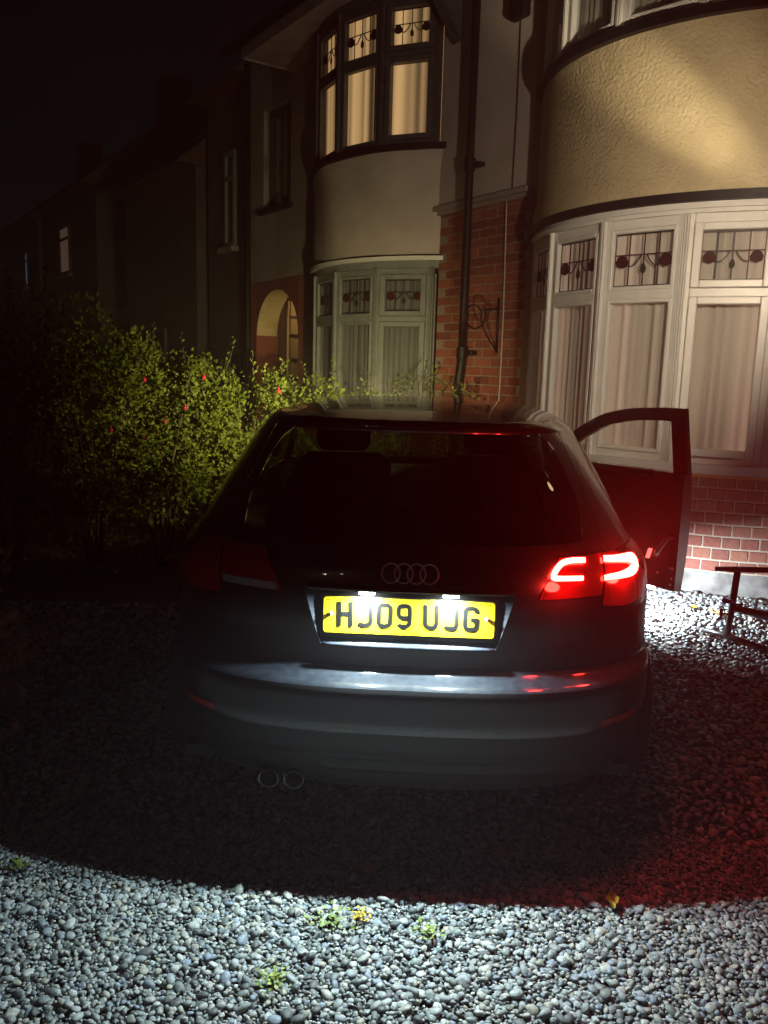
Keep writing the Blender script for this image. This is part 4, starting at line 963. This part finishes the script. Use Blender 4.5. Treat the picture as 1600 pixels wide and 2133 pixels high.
def shrub(label, x, y, rad, hgt, nleaf, size, shoots, seed, flowers=0, group='shrubs of the garden hedge', cat='shrub', name='shrub', lm=None):
    r = random.Random(seed); z0 = ground_z(x, y); o = empty(name, (x, y, z0)); tag(o, label, cat, group)
    pts, dirs, sz = [], [], []; stems = MB()
    clumps = [(r.uniform(-1, 1)*rad*.8, r.uniform(-1, 1)*rad*.8, r.uniform(.25, 1)*hgt*.9, r.uniform(.16, .34)*max(rad, .35)) for _ in range(34)]
    for k in range(nleaf):
        if r.random() < .75:
            c = r.choice(clumps); v = Vector((r.gauss(0, 1), r.gauss(0, 1), r.gauss(0, 1))).normalized()*c[3]*r.uniform(.6, 1.05); p = Vector(c[:3])+v
            d = v.normalized()*.7+Vector((r.gauss(0, .5), r.gauss(0, .5), r.gauss(.3, .5)))
        else:
            a = r.uniform(0, 2*PI); e = r.uniform(0, 1); p = Vector((math.cos(a)*rad*math.sqrt(1-e*e*.55)*r.uniform(.75, 1.05), math.sin(a)*rad*math.sqrt(1-e*e*.55)*r.uniform(.75, 1.05), e*hgt*.97)); d = Vector((math.cos(a)*.6+r.gauss(0, .5), math.sin(a)*.6+r.gauss(0, .5), r.gauss(.3, .6)))
        if p.z < .02: continue
        pts.append(p); dirs.append(d); sz.append(size*r.uniform(.55, 1.3))
    for k in range(9):
        a = r.uniform(0, 2*PI); t = (math.cos(a)*rad*.6, math.sin(a)*rad*.6, hgt*r.uniform(.6, .92)); stems.tube([(t[0]*.1, t[1]*.1, -.02), (t[0]*.5+r.uniform(-.05, .05), t[1]*.5, t[2]*.5), t], [.014, .010, .003], 5)
    for k in range(shoots):
        a = r.uniform(0, 2*PI); rr = rad*r.uniform(.1, .9); b0 = Vector((math.cos(a)*rr, math.sin(a)*rr, hgt*r.uniform(.80, .95))); dr_ = Vector((r.gauss(0, .35), r.gauss(0, .35), 1)).normalized(); ln = r.uniform(.12, .34)
        stems.tube([b0, b0+dr_*ln*.5+Vector((r.gauss(0, .01), 0, 0)), b0+dr_*ln], [.004, .003, .0015], 4)
        for q in range(int(ln/.022)):
            p = b0+dr_*(q*.022+.02); aa = q*2.4; d = Vector((math.cos(aa), math.sin(aa), .9)); pts.append(p); dirs.append(d); sz.append(size*r.uniform(.7, 1.2))
    leaves_mesh('crown', pts, dirs, sz, lm or leaf_m, o)
    stems.build('stems', bark, o, smooth=True)
    for k in range(flowers*3):
        c = r.choice(clumps); v = Vector((r.uniform(-1, 1)+.3, r.uniform(-1.2, -.2), r.uniform(-.2, 1))).normalized(); p = Vector(c[:3])+v*c[3]*1.12
        if p.z < .5*hgt: continue
        b = MB(); n_ = 6
        b.quadgrid([[(p.x+q*math.cos(2*PI*j/n_), p.y+q*math.sin(2*PI*j/n_), p.z+zz) for j in range(n_)] for q, zz in ((.003, .0), (.007, -.012), (.008, -.022), (.018, -.03), (.012, -.045), (.002, -.05))], True); b.build('flower', fuchsia_m, o, smooth=True)
    return o
hedge = [(1.05, .40, 1.30, 0, 5, 'fuchsia bush with red flowers closest to the front of the car'),
         (1.68, .48, 1.50, 0, 10, 'fuchsia bush with the most red flowers, brightest beside the car roof'),
         (2.28, .52, 1.56, 3, 6, 'leafy green bush, third in the hedge from the brick pier'),
         (2.85, .54, 1.68, 5, 3, 'dim leafy bush in the middle of the hedge'),
         (3.38, .52, 1.82, 9, 0, 'tall bush with upright leafy shoots near the left edge'),
         (3.95, .56, 2.05, 12, 0, 'tallest dark bush at the left edge of the hedge')]
for k, (t, rad, hg, sh, fl, lab) in enumerate(hedge):
    x, y, _ = fac(.42, t); shrub(lab, x, y, rad, hg, 8500, .038, sh+6, 60+k, fl)
for k, (s, o_, rad, hg, lab) in enumerate(((.55, .38, .24, 1.42, 'small leafy plant at the foot of the brick pier, left of the drainpipe'), (-.02, .32, .2, 1.26, 'small leafy plant at the foot of the brick pier, right of the drainpipe'), (1.5, .95, .30, 1.30, 'small leafy plant under the neighbouring bay window'))):
    x, y, _ = fac(s, o_); shrub(lab, x, y, rad, hg, 900, .036, 5, 90+k, 0, 'plants below the walls', 'plant', 'plant')
shrub('low brownish shrub in the dark at the left edge of the gravel', -1.72, 3.15, .34, .52, 1200, .06, 3, 99, 0, None, lm=leaf_t)

# weeds, fallen leaves and straw on the gravel
def weed(x, y, rad, n, lab, seed, m=leaf_g):
    r = random.Random(seed); b = MB()
    for k in range(n*3):
        a = r.uniform(0, 2*PI); q = rad*r.uniform(0, 1)**1.9; px_, py_ = x+q*math.cos(a), y+q*math.sin(a); L = r.uniform(.005, .013); aa = r.uniform(0, 2*PI); z = .012+r.uniform(.004, .02)
        d = Vector((math.cos(aa), math.sin(aa), r.uniform(.1, .8))).normalized(); s = Vector((-math.sin(aa), math.cos(aa), 0)); p = Vector((px_, py_, z))
        b.add([p, p+d*L*.35+s*L*.42, p+d*L*.8+s*L*.36, p+d*L, p+d*L*.8-s*L*.36, p+d*L*.35-s*L*.42], [(0, 1, 2, 3), (0, 3, 4, 5)])
    o = b.build('weed', m, fixn=False); tag(o, lab, 'weed', 'weeds growing in the gravel')
weed(-.115, 2.09, .07, 34, 'clump of pale green weed in the gravel below the exhaust', 1)
weed(.16, 2.05, .05, 26, 'yellow green weed in the gravel below the number plate', 2)
weed(-.245, 1.86, .055, 40, 'thin mossy weed near the bottom of the gravel', 3)
weed(-1.09, 2.30, .035, 26, 'green weed at the left end of the lit gravel', 4)
weed(-.04, 2.10, .04, 16, 'small yellow weed just right of the pale green clump', 5, leaf_y)
def leaf(x, y, z, L, lab, m, seed, curl=.5):
    r = random.Random(seed); a = r.uniform(0, 2*PI); b = MB(); rows = []
    for i in range(7):
        t = i/6; wd = L*.42*math.sin(PI*min(max(t, .04), .97))**.7; row = []
        for j in range(5):
            s = (j-2)/2; X = (t-.5)*L; Yv = wd*s*(.75+.25*math.cos(3*t+seed)); Z = curl*L*(.35*s*s+.5*(t-.5)**2)+.003*math.sin(9*t+4*s)
            row.append((x+X*math.cos(a)-Yv*math.sin(a), y+X*math.sin(a)+Yv*math.cos(a), z+Z))
        rows.append(row)
    b.quadgrid(rows); b.tube([(x+(.5)*L*math.cos(a), y+.5*L*math.sin(a), z+.125*curl*L), (x+.85*L*math.cos(a), y+.85*L*math.sin(a), z+.02)], .0012, 4)
    o = b.build('fallen_leaf', m, smooth=True, fixn=False); tag(o, lab, 'leaf', 'fallen leaves on the gravel')
leaf(.70, 2.19, .018, .055, 'curled yellow leaf on the lit gravel at right', leaf_y, 3, 1.1)
leaf(.98, 3.05, .018, .05, 'tan leaf on dark gravel beside the rear of the car', leaf_t, 4)
leaf(1.92, 4.93, ground_z(1.92, 4.93)+.02, .06, 'small yellow leaf in the white pool of light by the car door', leaf_y, 5)
leaf(1.66, 4.80, ground_z(1.66, 4.80)+.02, .05, 'brown leaf in the white pool of light, close to the car', leaf_t, 6)
leaf(2.02, 4.80, ground_z(2.02, 4.80)+.02, .10, 'orange brown leaf left of the tubular stand', leaf_t, 7)
leaf(2.22, 4.78, ground_z(2.22, 4.78)+.02, .09, 'orange brown leaf behind the tubular stand', leaf_t, 8)
leaf(.42, 2.43, .016, .06, 'dull brown leaf in the dark just behind the bumper shadow', leaf_t, 9)
leaf(-.02, 2.33, .016, .07, 'pale curled leaf in the dark below the bumper', leaf_t, 12)
for k, (x, y, a, lab) in enumerate(((-.285, 1.90, .8, 'pale straw on the gravel at lower left'), (-.41, 2.02, 1.2, 'pale straw on the gravel left of the weeds'))):
    o = MB().tube([(x, y, .018), (x+.03*math.cos(a), y+.03*math.sin(a), .026), (x+.06*math.cos(a), y+.06*math.sin(a), .02)], .0016, 5).build('straw', straw_m, smooth=True); tag(o, lab, 'straw', 'straws on the gravel')

# tubular stand with blue knob
zs = ground_z(1.94, 4.46); st = empty('tubular_stand', (1.94, 4.46, zs)); tag(st, 'black tubular metal stand with blue knob on the gravel by the brick base', 'stand')
L3 = st.location
def t_(name, path, r, m=stand_m, par=None, n=10): return MB().tube(path, r, n).build(name, m, par or st, smooth=True, sub=L3)
zf = zs+.03
t_('foot_bar', [(1.845, 4.56, zf), (1.94, 4.46, zf+.004), (2.06, 4.25, zf)], .016)
post = t_('post', [(1.94, 4.46, zf), (1.945, 4.46, .20), (1.955, 4.46, .36), (1.962, 4.46, .497)], .0185)
t_('top_bar', [(1.852, 4.50, .495), (1.95, 4.46, .505), (2.04, 4.43, .512), (2.135, 4.38, .525)], [.013, .017, .017, .015])
t_('cross_tube', [(1.955, 4.46, .285), (2.06, 4.47, .262), (2.20, 4.50, .225), (2.45, 4.56, .19)], [.018, .022, .03, .03])
t_('rear_post', [(2.42, 4.55, zf), (2.42, 4.56, .5)], .0185); t_('rear_foot_bar', [(2.34, 4.72, zf), (2.46, 4.42, zf)], .016)
t_('knob_stem', [(1.955, 4.45, .318), (1.925, 4.44, .326), (1.897, 4.43, .333)], [.010, .012, .016])
t_('knob', [(1.902, 4.43, .333), (1.893, 4.43, .334), (1.884, 4.43, .335), (1.878, 4.43, .335)], [.010, .017, .016, .007], blue_m, None, 14)
t_('lever', [(1.955, 4.46, .31), (2.0, 4.45, .305)], .006); t_('lever_end', [(2.0, 4.45, .295), (2.0, 4.45, .318)], .006)
b = MB().tube([(1.945, 4.45, .25), (1.90, 4.44, .255), (1.885, 4.44, .258)], .006, 6).tube([(1.885, 4.44, .225), (1.885, 4.44, .285)], .010, 8).tube([(1.860, 4.43, .226), (1.905, 4.45, .226)], .006, 6).tube([(1.872, 4.43, .276), (1.902, 4.45, .276)], .004, 6)
b.build('clamp', stand_m, st, smooth=True, sub=L3)
t_('cable', [(1.96, 4.45, .19), (1.98, 4.44, .12), (2.02, 4.43, .085), (2.08, 4.42, .075), (2.16, 4.44, .085), (2.24, 4.47, .13), (2.30, 4.5, .19)], .0035, cord_m, None, 6)

# ================================================================== thin volume added round everything to stand in for lens glare
hz = MB().box(-64, 64, -64, 64, -1.2, 11.8).build('glare_haze', paint)
hz.data.materials.clear(); HM = bpy.data.materials.new('glare_volume'); HM.use_nodes = True; hn = HM.node_tree; hn.nodes.clear()
pv = hn.nodes.new('ShaderNodeVolumePrincipled'); pv.inputs['Color'].default_value = (.92, .94, 1, 1); pv.inputs['Density'].default_value = .0065; pv.inputs['Anisotropy'].default_value = 0.0
ho = hn.nodes.new('ShaderNodeOutputMaterial'); hn.links.new(pv.outputs[0], ho.inputs['Volume']); hz.data.materials.append(HM); tag(hz, kind='stuff')
